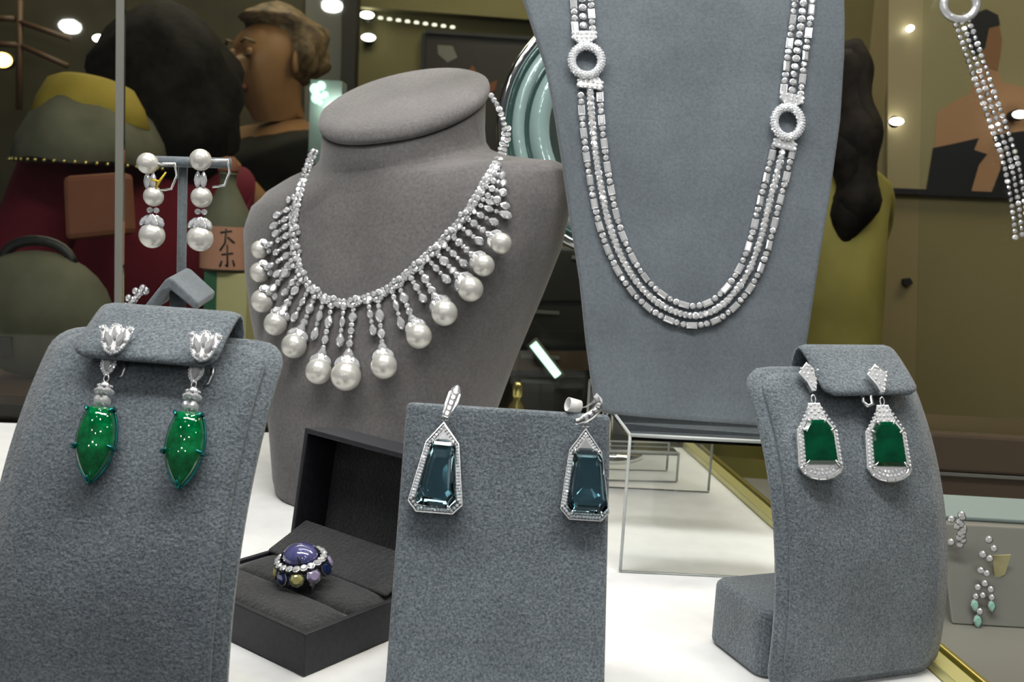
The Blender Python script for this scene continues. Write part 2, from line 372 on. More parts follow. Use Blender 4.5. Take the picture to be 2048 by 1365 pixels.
def arc_profile(L_, a0, a1, ss):
    out = []; K = 400; y = z = 0; acc = [(0, 0)]
    for i in range(K):
        ph = a0 + (a1 - a0)*((i + .5)/K)**1.15; y += math.sin(ph)*L_/K; z += math.cos(ph)*L_/K; acc.append((y, z))
    for s_ in ss: out.append(acc[min(K, int(round(s_*K)))])
    return out
def hwlist(f, ss):
    tbl = list(ss)
    return lambda u: f(tbl[int(round(u*(len(tbl) - 1)))])
def curved_stand(name, label, base, yaw, wid, L_, a0, a1, flap_w, flap_x, foot=(0, .94), rcorner=.012, group=None):
    st = thing(name, label, 'stand', base, group); R = Matrix.Rotation(yaw, 3, 'Z'); B = Vector(base)
    to = lambda x, y, z: B + R @ Vector((x, y, z))
    ss = dens(26, L_, rcorner); prof = arc_profile(L_, a0, a1, ss); hw = hwlist(rounded(wid/2, L_, rcorner), ss)
    o1 = panel(MB(), prof, hw, .0045, to=to).build('back_panel', 'suede_blue', st)
    L2 = L_ - .011; ss2 = dens(26, L2, rcorner*.9); sA = [(.0055 + s_*L2)/L_ for s_ in ss2]; p2 = arc_profile(L_, a0, a1, sA)
    p2 = [(y - .0042*math.cos(a0 + (a1 - a0)*s_**1.15), z + .0042*math.sin(a0 + (a1 - a0)*s_**1.15)) for (y, z), s_ in zip(p2, sA)]
    o2 = panel(MB(), p2, hwlist(rounded(wid/2 - .0055, L2, rcorner*.9), ss2), .0032, to=to).build('front_panel', 'suede_blue', st)
    T = Vector(prof[-1]); up = Vector((math.sin(a1), math.cos(a1))); nf = Vector((-math.cos(a1), math.sin(a1)))
    fp = [T - up*.016 - nf*.003, T - up*.001 - nf*.001, T + up*.0052 + nf*.0062, T + up*.0062 + nf*.0090, T + up*.0046 + nf*.0115, T - up*.008 + nf*.0138, T - up*.0255 + nf*.0150]
    pts = spline([Vector((p.x, p.y, 0)) for p in fp], 26); lf = length(pts)
    fr_ = rounded(flap_w/2, lf, .006)
    o3 = panel(MB(), [(p.x, p.y) for p in reversed(pts)], fr_, .0024, to=lambda x, y, z: to(x + flap_x, y, z)).build('clip_flap', 'suede_blue', st)
    rs = rbox(B + R @ Vector((foot[0], .034, .018)), (wid*foot[1], .05, .036), .008, R); b = MB(); b.rings(rs); o4 = b.build('foot', 'suede_blue', st, bevel=.004, seg=3)
    y_, z_ = prof[int(len(prof)*.62)]
    b = MB(); b.tube([to(0, .045, .02), to(0, y_ + .004, z_)], .006, n=10); b.build('strut', 'suede_blue', st)
    return st, [o1, o2, o3]
pl = at(250, 1490, .388); YAWL = math.radians(-8)
SL, SLo = curved_stand('earring_stand', 'blue-grey suede curved earring stand holding the carved leaf-shaped emerald drops', (-.1590, .385, 0), YAWL, .1085, .176, math.radians(-3), math.radians(46), .0640, .0005, (-.02, .5))
SR, SRo = curved_stand('earring_stand', 'blue-grey suede curved earring stand holding the flat dark emerald drops', (.1815, .482, 0), math.radians(21), .1045, .163, math.radians(-7), math.radians(43), .059, .009)
# slab stand of the aquamarine earrings
ta, tb_ = at(812, 806, .46), at(1222, 826, .457)
AS = thing('earring_stand', 'upright blue-grey suede slab stand holding the aquamarine earrings', 'stand', ((ta.x + tb_.x)/2, .43, 0))
wv = (tb_ - ta); wv.z = 0; hwA = wv.length/2; wv.normalize(); ct = (ta + tb_)/2
fA = Vector((wv.y, -wv.x, 0)); lean = wv*.0025 + fA*.043 - Vector((0, 0, ct.z)); nA = wv.cross(-lean.normalized()); nA = nA if nA.y < 0 else -nA
b = MB(); pts = [ct - wv*hwA, ct + wv*hwA, ct + wv*(hwA + .0012) + lean, ct - wv*(hwA + .0012) + lean]
b.prism(pts, -nA*.009); slab = b.build('slab', 'suede_blue', AS, bevel=.0028, seg=3)
b = MB(); c0 = ct + lean*.25 - nA*.009; b.prism([c0 - wv*.03, c0 + wv*.03, Vector((c0.x, c0.y + .05, .0008)) + wv*.03, Vector((c0.x, c0.y + .05, .0008)) - wv*.03], Vector((0, -.004, .001))); b.build('back_strut', 'suede_blue', AS, bevel=.001)
# ================================================================ neck bust
BU = Vector((-.093, .785, 0.0006)); BYAW = math.radians(-27)
bust = thing('neck_bust', 'warm grey suede neck bust wearing the pearl fringe necklace', 'display bust', BU)
BROLL = math.radians(4)
BR3 = Matrix.Rotation(BYAW, 3, 'Z') @ Matrix.Rotation(-BROLL*0, 3, 'Y')
def bto(x, y, z):
    # slight sideways slope of the shoulders is part of the bust's shape
    return BU + BR3 @ Vector((x, y, z + x*.145*min(1, max(0, z/.14))*max(0, min(1, (.272 - z)/.03))))
#        z     a     front  back  exponent
SEC = [(.000, .072, .094, .030, 2.6), (.012, .076, .095, .034, 2.6), (.05, .084, .093, .042, 2.6), (.10, .102, .086, .048, 2.6), (.145, .122, .076, .050, 2.6), (.180, .136, .067, .050, 2.5),
       (.215, .143, .061, .050, 2.4), (.236, .139, .0575, .050, 2.2), (.247, .125, .0562, .051, 2.05), (.253, .104, .0558, .053, 2.0), (.257, .085, .0558, .054, 2.0), (.2615, .0725, .0560, .055, 2.0), (.267, .0665, .0570, .056, 2.0), (.275, .0645, .0580, .057, 2.0), (.284, .0638, .0585, .058, 2.0), (.294, .0635, .0590, .058, 2.0)]
def tilt(z, y):  # the neck is cut on a slope falling to the front
    k = max(0, min(1, (z - .225)/(.294 - .225))); return z + k*y*.52
def section(z, a, bf, bb, e, n=56):
    r = []
    for i in range(n):
        t_ = 2*PI*i/n; c, s_ = math.cos(t_), math.sin(t_); x = a*math.copysign(abs(c)**(2/e), c); y = (bb if s_ > 0 else bf)*math.copysign(abs(s_)**(2/e), s_)
        r.append(bto(x, y, tilt(z, y)))
    return r
dsec = []
for A_, B_ in zip(SEC, SEC[1:]):
    for k in range(3): dsec.append(tuple(p + (q - p)*k/3 for p, q in zip(A_, B_)))
dsec.append(SEC[-1])
b = MB(); b.rings([section(*q) for q in dsec], 0, True); body = b.build('body', 'suede_warm', bust, bevel=.002)
b = MB(); cap = [(0.2955, .945), (0.2955, 1.0), (0.2975, 1.035), (0.3010, 1.045), (0.3045, 1.03), (0.3065, .97), (0.3072, .8), (0.3076, .4), (0.3077, .05)]
b.rings([[bto(.0635*s_*math.cos(2*PI*i/56), (.058 if math.sin(2*PI*i/56) > 0 else .059)*s_*math.sin(2*PI*i/56), z_ + .52*.059*s_*math.sin(2*PI*i/56)) for i in range(56)] for z_, s_ in cap], 0, True)
capo = b.build('neck_cap', 'suede_warm', bust)
TB = bvh([body])
# ================================================================ acrylic riser and tall necklace board
fl, bk = atz(1240, 1146, 0), None
fr2 = fl + Vector((.106, .003, 0)); dep = Vector((-.0115, .20, 0)); RH = .090
def acrylic_riser(name, label, o, wv_, dp, h, t=.003):
    r = thing(name, label, 'riser', o + wv_/2 + dp/2)
    z = Vector((0, 0, 1)); wn, dn = wv_.normalized(), dp.normalized()
    def sheet(nm, p, u, v, th): MB().prism([p, p + u, p + u + v, p + v], th).build(nm, 'acrylic', r)
    sheet('front_sheet', o + z*.0005, wv_, z*(h - t - .001), dn*t); sheet('top_sheet', o + z*(h - t), wv_, dp, z*t)
    sheet('back_sheet', o + dp - dn*t + z*.0005, wv_, z*(h - t - .001), dn*t)
    for p in (o, o + wv_, o + dp, o + wv_ + dp): MB().tube([p + z*.0012, p + z*h], .0011, n=6).build('polished_edge', 'acrylic_edge', r)
    for p, q, rr in ((o + z*.0008, o + wv_ + z*.0008, .0006), (o + z*h, o + wv_ + z*h, .0013), (o + z*h, o + dp + z*h, .0011), (o + dp + z*h, o + wv_ + dp + z*h, .0008)):
        MB().tube([p, q], rr, n=6).build('polished_edge', 'acrylic_edge', r)
    return r
acrylic_riser('acrylic_riser', 'large clear acrylic riser under the tall necklace board', fl, fr2 - fl, dep, RH)
sf = atz(1225, 962, 0)
acrylic_riser('acrylic_riser', 'small clear acrylic riser standing behind the larger riser', atz(1195, 962, 0), atz(1353, 966, 0) - atz(1195, 962, 0), Vector((-.003, .038, 0)), .026, .002)
BN = Vector((0, -math.cos(math.radians(10)), math.sin(math.radians(10)))); bp0 = atz(1330, 832, RH + .0022)
outl = [(1190, 806), (1181, 748), (1172, 680), (1160, 560), (1141, 440), (1124, 320), (1110, 230), (1092, 135), (1048, 0), (1030, -60), (1010, -130),
        (1685, -130), (1690, -50), (1692, 40), (1691, 110), (1683, 240), (1661, 400), (1641, 520), (1617, 680), (1598, 790), (1588, 838), (1573, 852), (1540, 853), (1330, 838), (1215, 828), (1199, 822)]
BD = thing('necklace_board', 'tall blue-grey suede board displaying the long diamond rope necklace', 'display board', bp0 + Vector((.0, .03, 0)))
opts = [atpl(x, y, bp0, BN) for x, y in outl]
b = MB(); b.prism(opts, -BN*.010); board = b.build('board', 'suede_board', BD, bevel=.003, seg=3)
zmin = min(p.z for p in opts)
c_ = atpl(1360, 420, bp0, BN) - BN*.0105
b = MB(); b.prism([c_ - Vector((.03, 0, 0)), c_ + Vector((.03, 0, 0)), Vector((c_.x + .03, c_.y + .035, RH + .001)), Vector((c_.x - .03, c_.y + .035, RH + .001))], Vector((0, .004, .001))); b.build('back_strut', 'suede_board', BD)

# ================================================================ pearl fringe necklace on the bust
NK = thing('pearl_fringe_necklace', 'diamond fringe necklace with graduated white pearl drops on the grey bust', 'necklace', BU + Vector((0, 0, .15)))
def PB(px, py, off): return hit(TB, px, py, off, .72)
chain_px = [(983, 192), (1000, 222), (1009, 258), (1001, 300), (987, 332), (965, 365), (945, 402), (918, 440), (885, 478), (850, 512), (812, 546), (770, 578), (730, 594), (692, 603), (655, 596), (625, 574), (604, 545), (594, 505), (589, 468), (592, 428), (601, 388), (613, 350), (631, 305)]
cp = spline([Vector((x, y, 0)) for x, y in chain_px], 92)
prev = None
for i, q in enumerate(cp):
    p, n = PB(q.x, q.y, .003); t_ = cp[min(i + 1, 91)] - cp[max(i - 1, 0)]; t_.normalize(); side = Vector((-t_.y, t_.x, 0))
    p2, _ = PB(q.x + t_.x*5, q.y + t_.y*5, .003); up = (p2 - p)
    if up.length < 1e-6: up = Vector((0, 0, 1))
    nn = (n*.6 - ray(q.x, q.y)*.6 + Vector((random.uniform(-.3, .3), random.uniform(-.3, .3), random.uniform(-.2, .4)))).normalized()
    stone('diamond', 'round', NK, p, nn, up, .0041)
    lower = 7*side*(1 if (side.x*(-60 + q.x - 800) + side.y*(q.y - 330)) > 0 else -1)
    if i > 6:
        p3, n3 = PB(q.x + lower.x, q.y + lower.y, .0032)
        nn = (n3*.6 - ray(q.x, q.y)*.5 + Vector((random.uniform(-.35, .35), random.uniform(-.35, .35), random.uniform(-.2, .4)))).normalized()
        stone('diamond', 'round' if i % 3 else 'pear', NK, p3, nn, up, .0042 + .0008*(i % 3 == 0), .0042 + .0016*(i % 3 == 0))
def strand(a, b_, long=True, thick=1.0):
    """a hanging row of set diamonds between two pixels on the bust"""
    pa, na = PB(*a, .0045); pb, nb_ = PB(*b_, .0052); d = pb - pa; L_ = d.length; up = -d
    seq = [('round', .0048, .0040), ('round', .0034, .0030), ('marquise', .0060, .0076), ('round', .0034, .0028), ('marquise', .0050, .0056)] if long else [('round', .0042, .0036), ('round', .0033, .0028), ('marquise', .0046, .0058), ('round', .0030, .0025)]
    if long and L_ > .036: seq = seq + [('round', .0034, .0028), ('marquise', .0052, .0064)]
    if long and L_ > .030: seq = seq + [('round', .0034, .0028)]
    end = [] if long else [('pear', .0056, .0068)]
    tot = sum(s_[2] for s_ in seq + end); k = max(.55, min(1.5, L_/tot)); pos = 0; out = []
    while tot*k > L_*1.25 and len(seq) > 1: seq = seq[1:]; tot = sum(s_[2] for s_ in seq + end); k = max(.55, min(1.5, L_/tot))
    for nm, ww, hh in seq + end:
        pos += hh*k/2; u = min(1, pos/L_); p = pa.lerp(pb, u); n = (na.lerp(nb_, u)*.5 - ray(*a)*.7 + Vector((random.uniform(-.25, .25), 0, random.uniform(-.1, .3)))).normalized()
        stone({'round': 'diamond', 'marquise': 'marquise_diamond', 'pear': 'pear_diamond'}[nm], nm, NK, p, n, up, ww*thick*.98, hh*k*.96); pos += hh*k/2
    return pa, pb
drops = [((590, 462), (520, 500), 18), ((592, 500), (520, 545), 20), ((589, 525), (525, 602), 23), ((605, 553), (551, 648), 23), ((632, 587), (588, 692), 25), ((664, 604), (637, 743), 26), ((708, 604), (692, 752), 30),
         ((755, 592), (768, 732), 26.5), ((795, 566), (838, 672), 26), ((835, 532), (889, 626), 26.5), ((868, 502), (941, 578), 26), ((900, 469), (967, 531), 22.5), ((928, 433), (1002, 487), 21.5)]
for (ax, ay), (px, py), r in drops:
    d = Vector((ax - px, ay - py)); l = d.length; d /= l
    c, n = PB(px, py, .0115); dep_ = (c - EYE).length; rm = r/F*dep_
    pearl(NK, c, rm)
    e = (px + d.x*(r + 17), py + d.y*(r + 17)); pa, pb = strand((ax, ay), e, True, 1.05 if r > 22 else .9)
    dirv = (pb - c).normalized(); v = -ray(px, py); sd = dirv.cross(v).normalized()
    # leafy cap: three pear diamonds spread over the pearl
    for a in (-1, 0, 1):
        q = c + dirv*(rm*(1.12 - .10*abs(a))) + sd*(a*rm*.50) + v*rm*(.42 - .1*abs(a))
        stone('cap_diamond', 'pear', NK, q, v + dirv*.45 + sd*a*.5, dirv*1 + sd*(-a*.9), .0062*r/25, .0086*r/25)
    stone('cap_diamond', 'pear', NK, c + dirv*(rm*1.48) + v*rm*.4, v + dirv*.1, dirv, .0058*r/25, .0078*r/25)
shorts = [((820, 553), (850, 605)), ((782, 575), (805, 660)), ((852, 515), (899, 566)), ((885, 488), (934, 534)), ((915, 450), (966, 488)), ((934, 417), (997, 449)), ((943, 405), (1023, 434)), ((949, 395), (1022, 415)), ((956, 383), (1001, 403)), ((962, 370), (1013, 388)), ((967, 358), (1014, 368)), ((974, 345), (1010, 352)),
          ((588, 480), (546, 509)), ((597, 512), (547, 554)), ((600, 545), (564, 592)), ((620, 573), (583, 645)), ((648, 595), (624, 686)), ((688, 606), (678, 700)), ((735, 597), (747, 672)), ((590, 440), (545, 472)), ((592, 425), (540, 456)), ((593, 410), (546, 434)), ((598, 388), (572, 402))]
for a, e in shorts: strand(a, e, False)
for (ax, ay), _, r in drops:      # little diamond flowers where the pearl strands leave the chain
    p, n = PB(ax, ay, .0058); v = -ray(ax, ay); x = v.cross(Vector((0, 0, 1))).normalized(); y = x.cross(v)
    for k in range(4):
        a = k*PI/2 + .4; stone('diamond', 'round', NK, p + (x*math.cos(a) + y*math.sin(a))*.0029, v + (x*math.cos(a) + y*math.sin(a))*.35, y, .0038)
# ================================================================ long diamond rope necklace on the board
RN = thing('rope_necklace', 'long triple row diamond necklace with two pave rings on the tall board', 'necklace', bp0 + Vector((0, .01, .12)))
def PL(px, py, off=.003): return atpl(px, py, bp0 + BN*off, BN)
mid_px = [(1180, 178), (1184, 240), (1192, 310), (1203, 380), (1218, 448), (1240, 508), (1270, 560), (1308, 600), (1350, 624), (1393, 632), (1434, 618), (1470, 585), (1499, 540), (1521, 480), (1538, 410), (1554, 350), (1567, 296)]
midp = spline([PL(*q) for q in mid_px], 95)
def vary(n): return (BN + Vector((random.uniform(-.22, .22), 0, random.uniform(-.12, .25)))).normalized()
def tang(P, i): return (P[min(i + 1, len(P) - 1)] - P[max(i - 1, 0)]).normalized()
for i, p in enumerate(midp): stone('diamond', 'round', RN, p, vary(0), tang(midp, i), .0046)
def side_row(P, off, skip=0):
    Q = [p + BN.cross(tang(P, i))*off for i, p in enumerate(P)]; Q = spline(Q, 600); L_ = length(Q); s_ = .0016; acc = [0]
    for a, b_ in zip(Q, Q[1:]): acc.append(acc[-1] + (b_ - a).length)
    k = skip; j = 0
    while s_ < L_ - .002:
        h = .0074 if k % 3 == 0 else .0042
        while j < len(acc) - 2 and acc[j] < s_ + h/2: j += 1
        p = Q[j]; t_ = tang(Q, j)
        if k % 3 == 0: stone('baguette_diamond', 'baguette', RN, p, vary(0), t_, .0040, h*.94)
        else: stone('small_diamond', 'round', RN, p, vary(0), t_, .0039)
        s_ += h + .0002; k += 1
side_row(midp, .0066); side_row(midp, -.0066, 1)
for pts in ([(1168, 68), (1166, 30), (1163, -20)], [(1583, 196), (1592, 120), (1603, 40), (1610, -25)]):
    P = spline([PL(*q) for q in pts], 20 if pts[0][0] < 1200 else 46); P = P[::1]
    L_ = length(P); n_ = int(L_/.0049); P = spline(P, n_)
    for i, p in enumerate(P): stone('diamond', 'round', RN, p, vary(0), tang(P, i), .0046)
    side_row(P, .0060); side_row(P, -.0060, 1)
for (cx, cy, rx, ry, ang) in [(1173, 122, 28.5, 28.5, 0), (1575, 245, 26, 29.5, 8)]:
    c = PL(cx, cy, .005); sx = rx/F*c.y*1.01; sy = ry/F*c.y*1.01; x = Vector((1, 0, 0)); y = BN.cross(x)
    x, y = x*math.cos(math.radians(ang)) + y*math.sin(math.radians(ang)), y*math.cos(math.radians(ang)) - x*math.sin(math.radians(ang))
    lp = [c + x*sx*math.cos(2*PI*i/40) + y*sy*math.sin(2*PI*i/40) for i in range(40)]
    ring = MB().tube(lp, .0026, n=12, closed=True).build('ring_link', 'silver', RN)
    b = MB()
    g = [Vector((.5*math.cos(2*PI*i/6), .5*math.sin(2*PI*i/6), 0)) for i in range(6)]; tb = [v*.55 + Vector((0, 0, .28)) for v in g]
    for i in range(38):
        a = 2*PI*i/38; rad = (x*math.cos(a) + y*math.sin(a)).normalized(); t_ = (-x*math.sin(a) + y*math.cos(a))
        for k in (-62, -20, 22, 64):
            q = math.radians(k + (10 if i % 2 else -10)); nn = BN*math.cos(q) + rad*math.sin(q)
            b.add(g + tb, [tuple(range(6, 12))] + [(u, (u + 1) % 6, 6 + (u + 1) % 6, 6 + u) for u in range(6)], 0, False, frame(c + x*sx*math.cos(a) + y*sy*math.sin(a) + nn*.0025, nn, t_, .0022))
    o = b.build('pave', 'pave', ring); o['kind'] = 'stuff'
for (cx, cy, w_, h_, ang) in [(1180, 167, 50, 26, 3), (1168, 76, 48, 24, -3), (1568, 288, 46, 26, 10), (1581, 201, 46, 24, 10)]:
    c = PL(cx, cy, .0015); hx = w_/2/F*c.y; hy = h_/2/F*c.y; a = math.radians(-ang); x = Vector((1, 0, 0)); y = BN.cross(x); x, y = x*math.cos(a) + y*math.sin(a), y*math.cos(a) - x*math.sin(a)
    sgn = 1 if cy in (167, 288) else -1
    pts = [c - x*hx - y*hy*sgn, c + x*hx - y*hy*sgn, c + x*hx + y*hy*.2*sgn, c + x*hx*.45 + y*hy*1.2*sgn, c - x*hx*.45 + y*hy*1.2*sgn, c - x*hx + y*hy*.2*sgn]
    pc = MB().prism(pts, BN*.003).build('end_cap', 'silver', RN, bevel=.0006)
    for r_ in (-.55, 0.1, .65):
        ww = .92 if r_ < .3 else .5; pave('pave', pc, [c - x*hx*ww + y*hy*r_*sgn + BN*.0031, c + x*hx*ww + y*hy*r_*sgn + BN*.0031], BN, .0026)

# ================================================================ earrings with carved emerald drops (curved stand)
TL = bvh(SLo)
def comp(px, py, off, tree, upx, upy, fb=.45):
    """point in front of a surface with its facing and the up direction towards another pixel"""
    p, n = hit(tree, px, py, off, fb); n = (n*.55 - ray(px, py)*.45).normalized(); q = atpl(upx, upy, p, n); return p, n, (q - p).normalized()
def pxm(p): return p.y/F*1.01
def poly(p, n, up, pts, k):
    x = up.cross(n).normalized(); y = n.cross(x); return [p + x*(a*k) + y*(b_*k) for a, b_ in pts]
def leaf_emerald(name, parent, p, n, up, k, L_, wid):
    """domed pointed stone with a raised midrib"""
    x = up.cross(n).normalized(); y = n.cross(x); N_ = 24; prof = []
    for i in range(N_ + 1):
        v = i/N_; prof.append((v, (.60 + .40*math.sin(PI*min(1, v/.42)/2)) if v < .42 else max(0.02, math.cos(PI/2*((v - .42)/.58)**1.25))**.9))
    rs = []
    for v, wv_ in prof:
        e = math.sin(PI*min(1, max(0, (v + .03)/.16))/2) if v < .13 else 1
        ring_ = []
        for j in range(20):
            a = 2*PI*j/20; c, s_ = math.cos(a), math.sin(a); hx = wid/2*wv_*k
            hz = (.32*wid*k*wv_*e*(abs(s_) + .16*max(0, 1 - abs(c)*3.2))) * (1 if s_ > 0 else -.55)
            ring_.append(p + x*(hx*c) + y*((.5 - v)*L_*k) + n*hz)
        rs.append(ring_)
    return MB().rings(rs, 0, True).build(name, 'emerald', parent)
def halo(parent, outline, n, size, closed=True):
    P = list(outline) + ([outline[0]] if closed else []); 
    return pave('pave', parent, P, n, size, 1.0)
for (tx, ty, px_, py_, cx_, cy_, ex, ey, bx_, by_, lab) in [(231, 683, 218, 733, 207, 789, 190, 889, 168, 966, 'carved emerald drop earring under a diamond tulip, the one farther from the ring box'),
                                                  (408, 697, 393, 748, 383, 800, 368, 899, 357, 976, 'carved emerald drop earring under a diamond tulip, the one nearer the ring box')]:
    p, n, up = comp(tx, ty, .004, TL, tx + (tx - px_)*.6, ty - 50); k = pxm(p)
    E = thing('emerald_drop_earring', lab, 'earring', p, 'carved emerald earrings')
    tul = [(-33, 26), (-24, 31), (-14, 22), (-7, 33), (0, 35), (8, 33), (15, 22), (25, 30), (35, 25), (29, 4), (19, -18), (8, -30), (-5, -32), (-17, -24), (-24, -8), (-26, 8)]
    o = MB().prism(poly(p, n, up, tul, k), n*.0022).build('tulip_plaque', 'silver', E, bevel=.0004)
    pv = poly(p + n*.0024, n, up, [(a*.93, b_*.93) for a, b_ in tul], k)
    halo(o, pv, n, .0011); 
    for (a, b_, w_, h_, r_) in [(-12, 3, 15, 40, .22), (12, 3, 16, 42, -.25), (0, 12, 13, 30, 0)]:
        x = up.cross(n).normalized(); u2 = up*math.cos(r_) + x*math.sin(-r_)
        stone('petal_diamond', 'marquise', E, p + x*a*k + up*b_*k + n*.0032, n, u2, w_*k, h_*k, collet=False)
    for (a, b_) in [(-27, 22), (29, 21), (-19, -2), (21, -3), (-8, -20), (9, -20), (0, -26)]:
        x = up.cross(n).normalized(); stone('small_diamond', 'round', E, p + x*a*k + up*b_*k + n*.0026, n, up, 9*k)
    p2, n2, up2 = comp(px_, py_, .006, TL, tx, ty); k2 = pxm(p2)
    pr_ = [(0, 29), (9, 24), (16, 14), (18, 3), (14, -11), (6, -22), (0, -27), (-7, -21), (-15, -10), (-18, 4), (-15, 15), (-9, 24)]
    pr_ = [(a*.88, b_*.9) for a, b_ in pr_]
    o = MB().prism(poly(p2, n2, up2, pr_, k2), n2*.0018).build('pear_halo', 'silver', E, bevel=.0003)
    halo(o, poly(p2 + n2*.0019, n2, up2, [(a*.86, b_*.86) for a, b_ in pr_], k2), n2, .0012)
    stone('pear_diamond', 'pear', E, p2 + n2*.0024, n2, -up2, 17*k2, 30*k2, collet=False)
    p3, n3, up3 = comp(cx_, cy_, .009, TL, px_, py_); k3 = pxm(p3); x3 = up3.cross(n3).normalized()
    a_ = p2 - up2*25*k2; b2 = p3 + up3*32*k3
    lk = (a_ + b2)/2; MB().tube([lk + x3*.0010*math.cos(2*PI*i/14) + up3*.0016*math.sin(2*PI*i/14) for i in range(14)], .0003, n=6, closed=True, up=n3).build('link', 'silver', E)
    fm = Matrix((x3, n3.cross(x3)*0 + x3.cross(up3), up3)).transposed().to_4x4()
    MB().lathe(p3, [(.0005, 27*k3), (9*k3, 25*k3), (13*k3, 18*k3), (14*k3, 15*k3), (.0006, 14*k3)], n=16, mw=fm).build('cap', 'silver', E)
    halo(E.children[-1], [p3 + up3*17*k3 + x3*13.5*k3*math.cos(a/10*PI) + n3*13.5*k3*math.sin(a/10*PI) for a in range(0, 11)], n3, .0010, False)
    for i in range(5):
        a = 2*PI*i/5 + .75; q = p3 + up3*6*k3 + (x3*math.cos(a) + n3*math.sin(a))*11*k3
        o = MB().ball((0, 0, 0), (9.5*k3, 9.5*k3, 7.5*k3), nu=10, nv=6); o.sm = [False]*len(o.sm); o.v = [fm.to_3x3() @ v + q for v in o.v]; o.build('crystal_bead', 'diamond', E)
    for i in range(4):
        a = 2*PI*i/4 + .8; q = p3 - up3*14*k3 + (x3*math.cos(a) + n3*math.sin(a))*10*k3
        o = MB().ball((0, 0, 0), (8*k3, 8*k3, 11*k3), nu=10, nv=6); o.sm = [False]*len(o.sm); o.v = [fm.to_3x3() @ v + q for v in o.v]; o.build('crystal_briolette', 'diamond', E)
    MB().tube([p3 + up3*16*k3, p3 - up3*24*k3], .0005, n=6).build('core_pin', 'silver', E)
    p4, n4, up4 = comp(ex, ey, .0085, TL, cx_, cy_ - 6); k4 = pxm(p4); x4 = up4.cross(n4).normalized()
    em = leaf_emerald('emerald', E, p4, n4, up4, k4, 154, 76)
    rim = [(-27, 72), (-36, 45), (-40, 14), (-38, -6), (-32, -30), (-21, -55), (0, -77), (21, -55), (32, -30), (38, -6), (40, 14), (36, 45), (27, 72)]
    MB().tube(spline(poly(p4 - n4*.0012, n4, up4, [(a*.97, b_) for a, b_ in rim], k4), 40), .0006, n=6).build('rim', 'teal_metal', E)
    for (a, b_, ia, ib) in [(-27, 74, -22, 66), (27, 74, 22, 66), (-42, -8, -30, -4), (41, -8, 29, -4), (0, -78, 0, -66)]:
        q0, q1, q2 = poly(p4, n4, up4, [(a, b_), (a*.98, b_), (ia, ib)], k4)
        MB().tube([q0 - n4*.0015, q1 + n4*.0022, q2 + n4*.0044], [.0009, .0008, .0004], n=7).build('claw', 'teal_metal', E)
    q = p2 + x3*24*k2 - n2*.003
    MB().tube([q + up2*.004, q + x3*.0008 + up2*.001, q + x3*.0004 - up2*.003, q - x3*.0012 - up2*.0036], .0009, n=6).build('ear_clip', 'silver_dark', E)
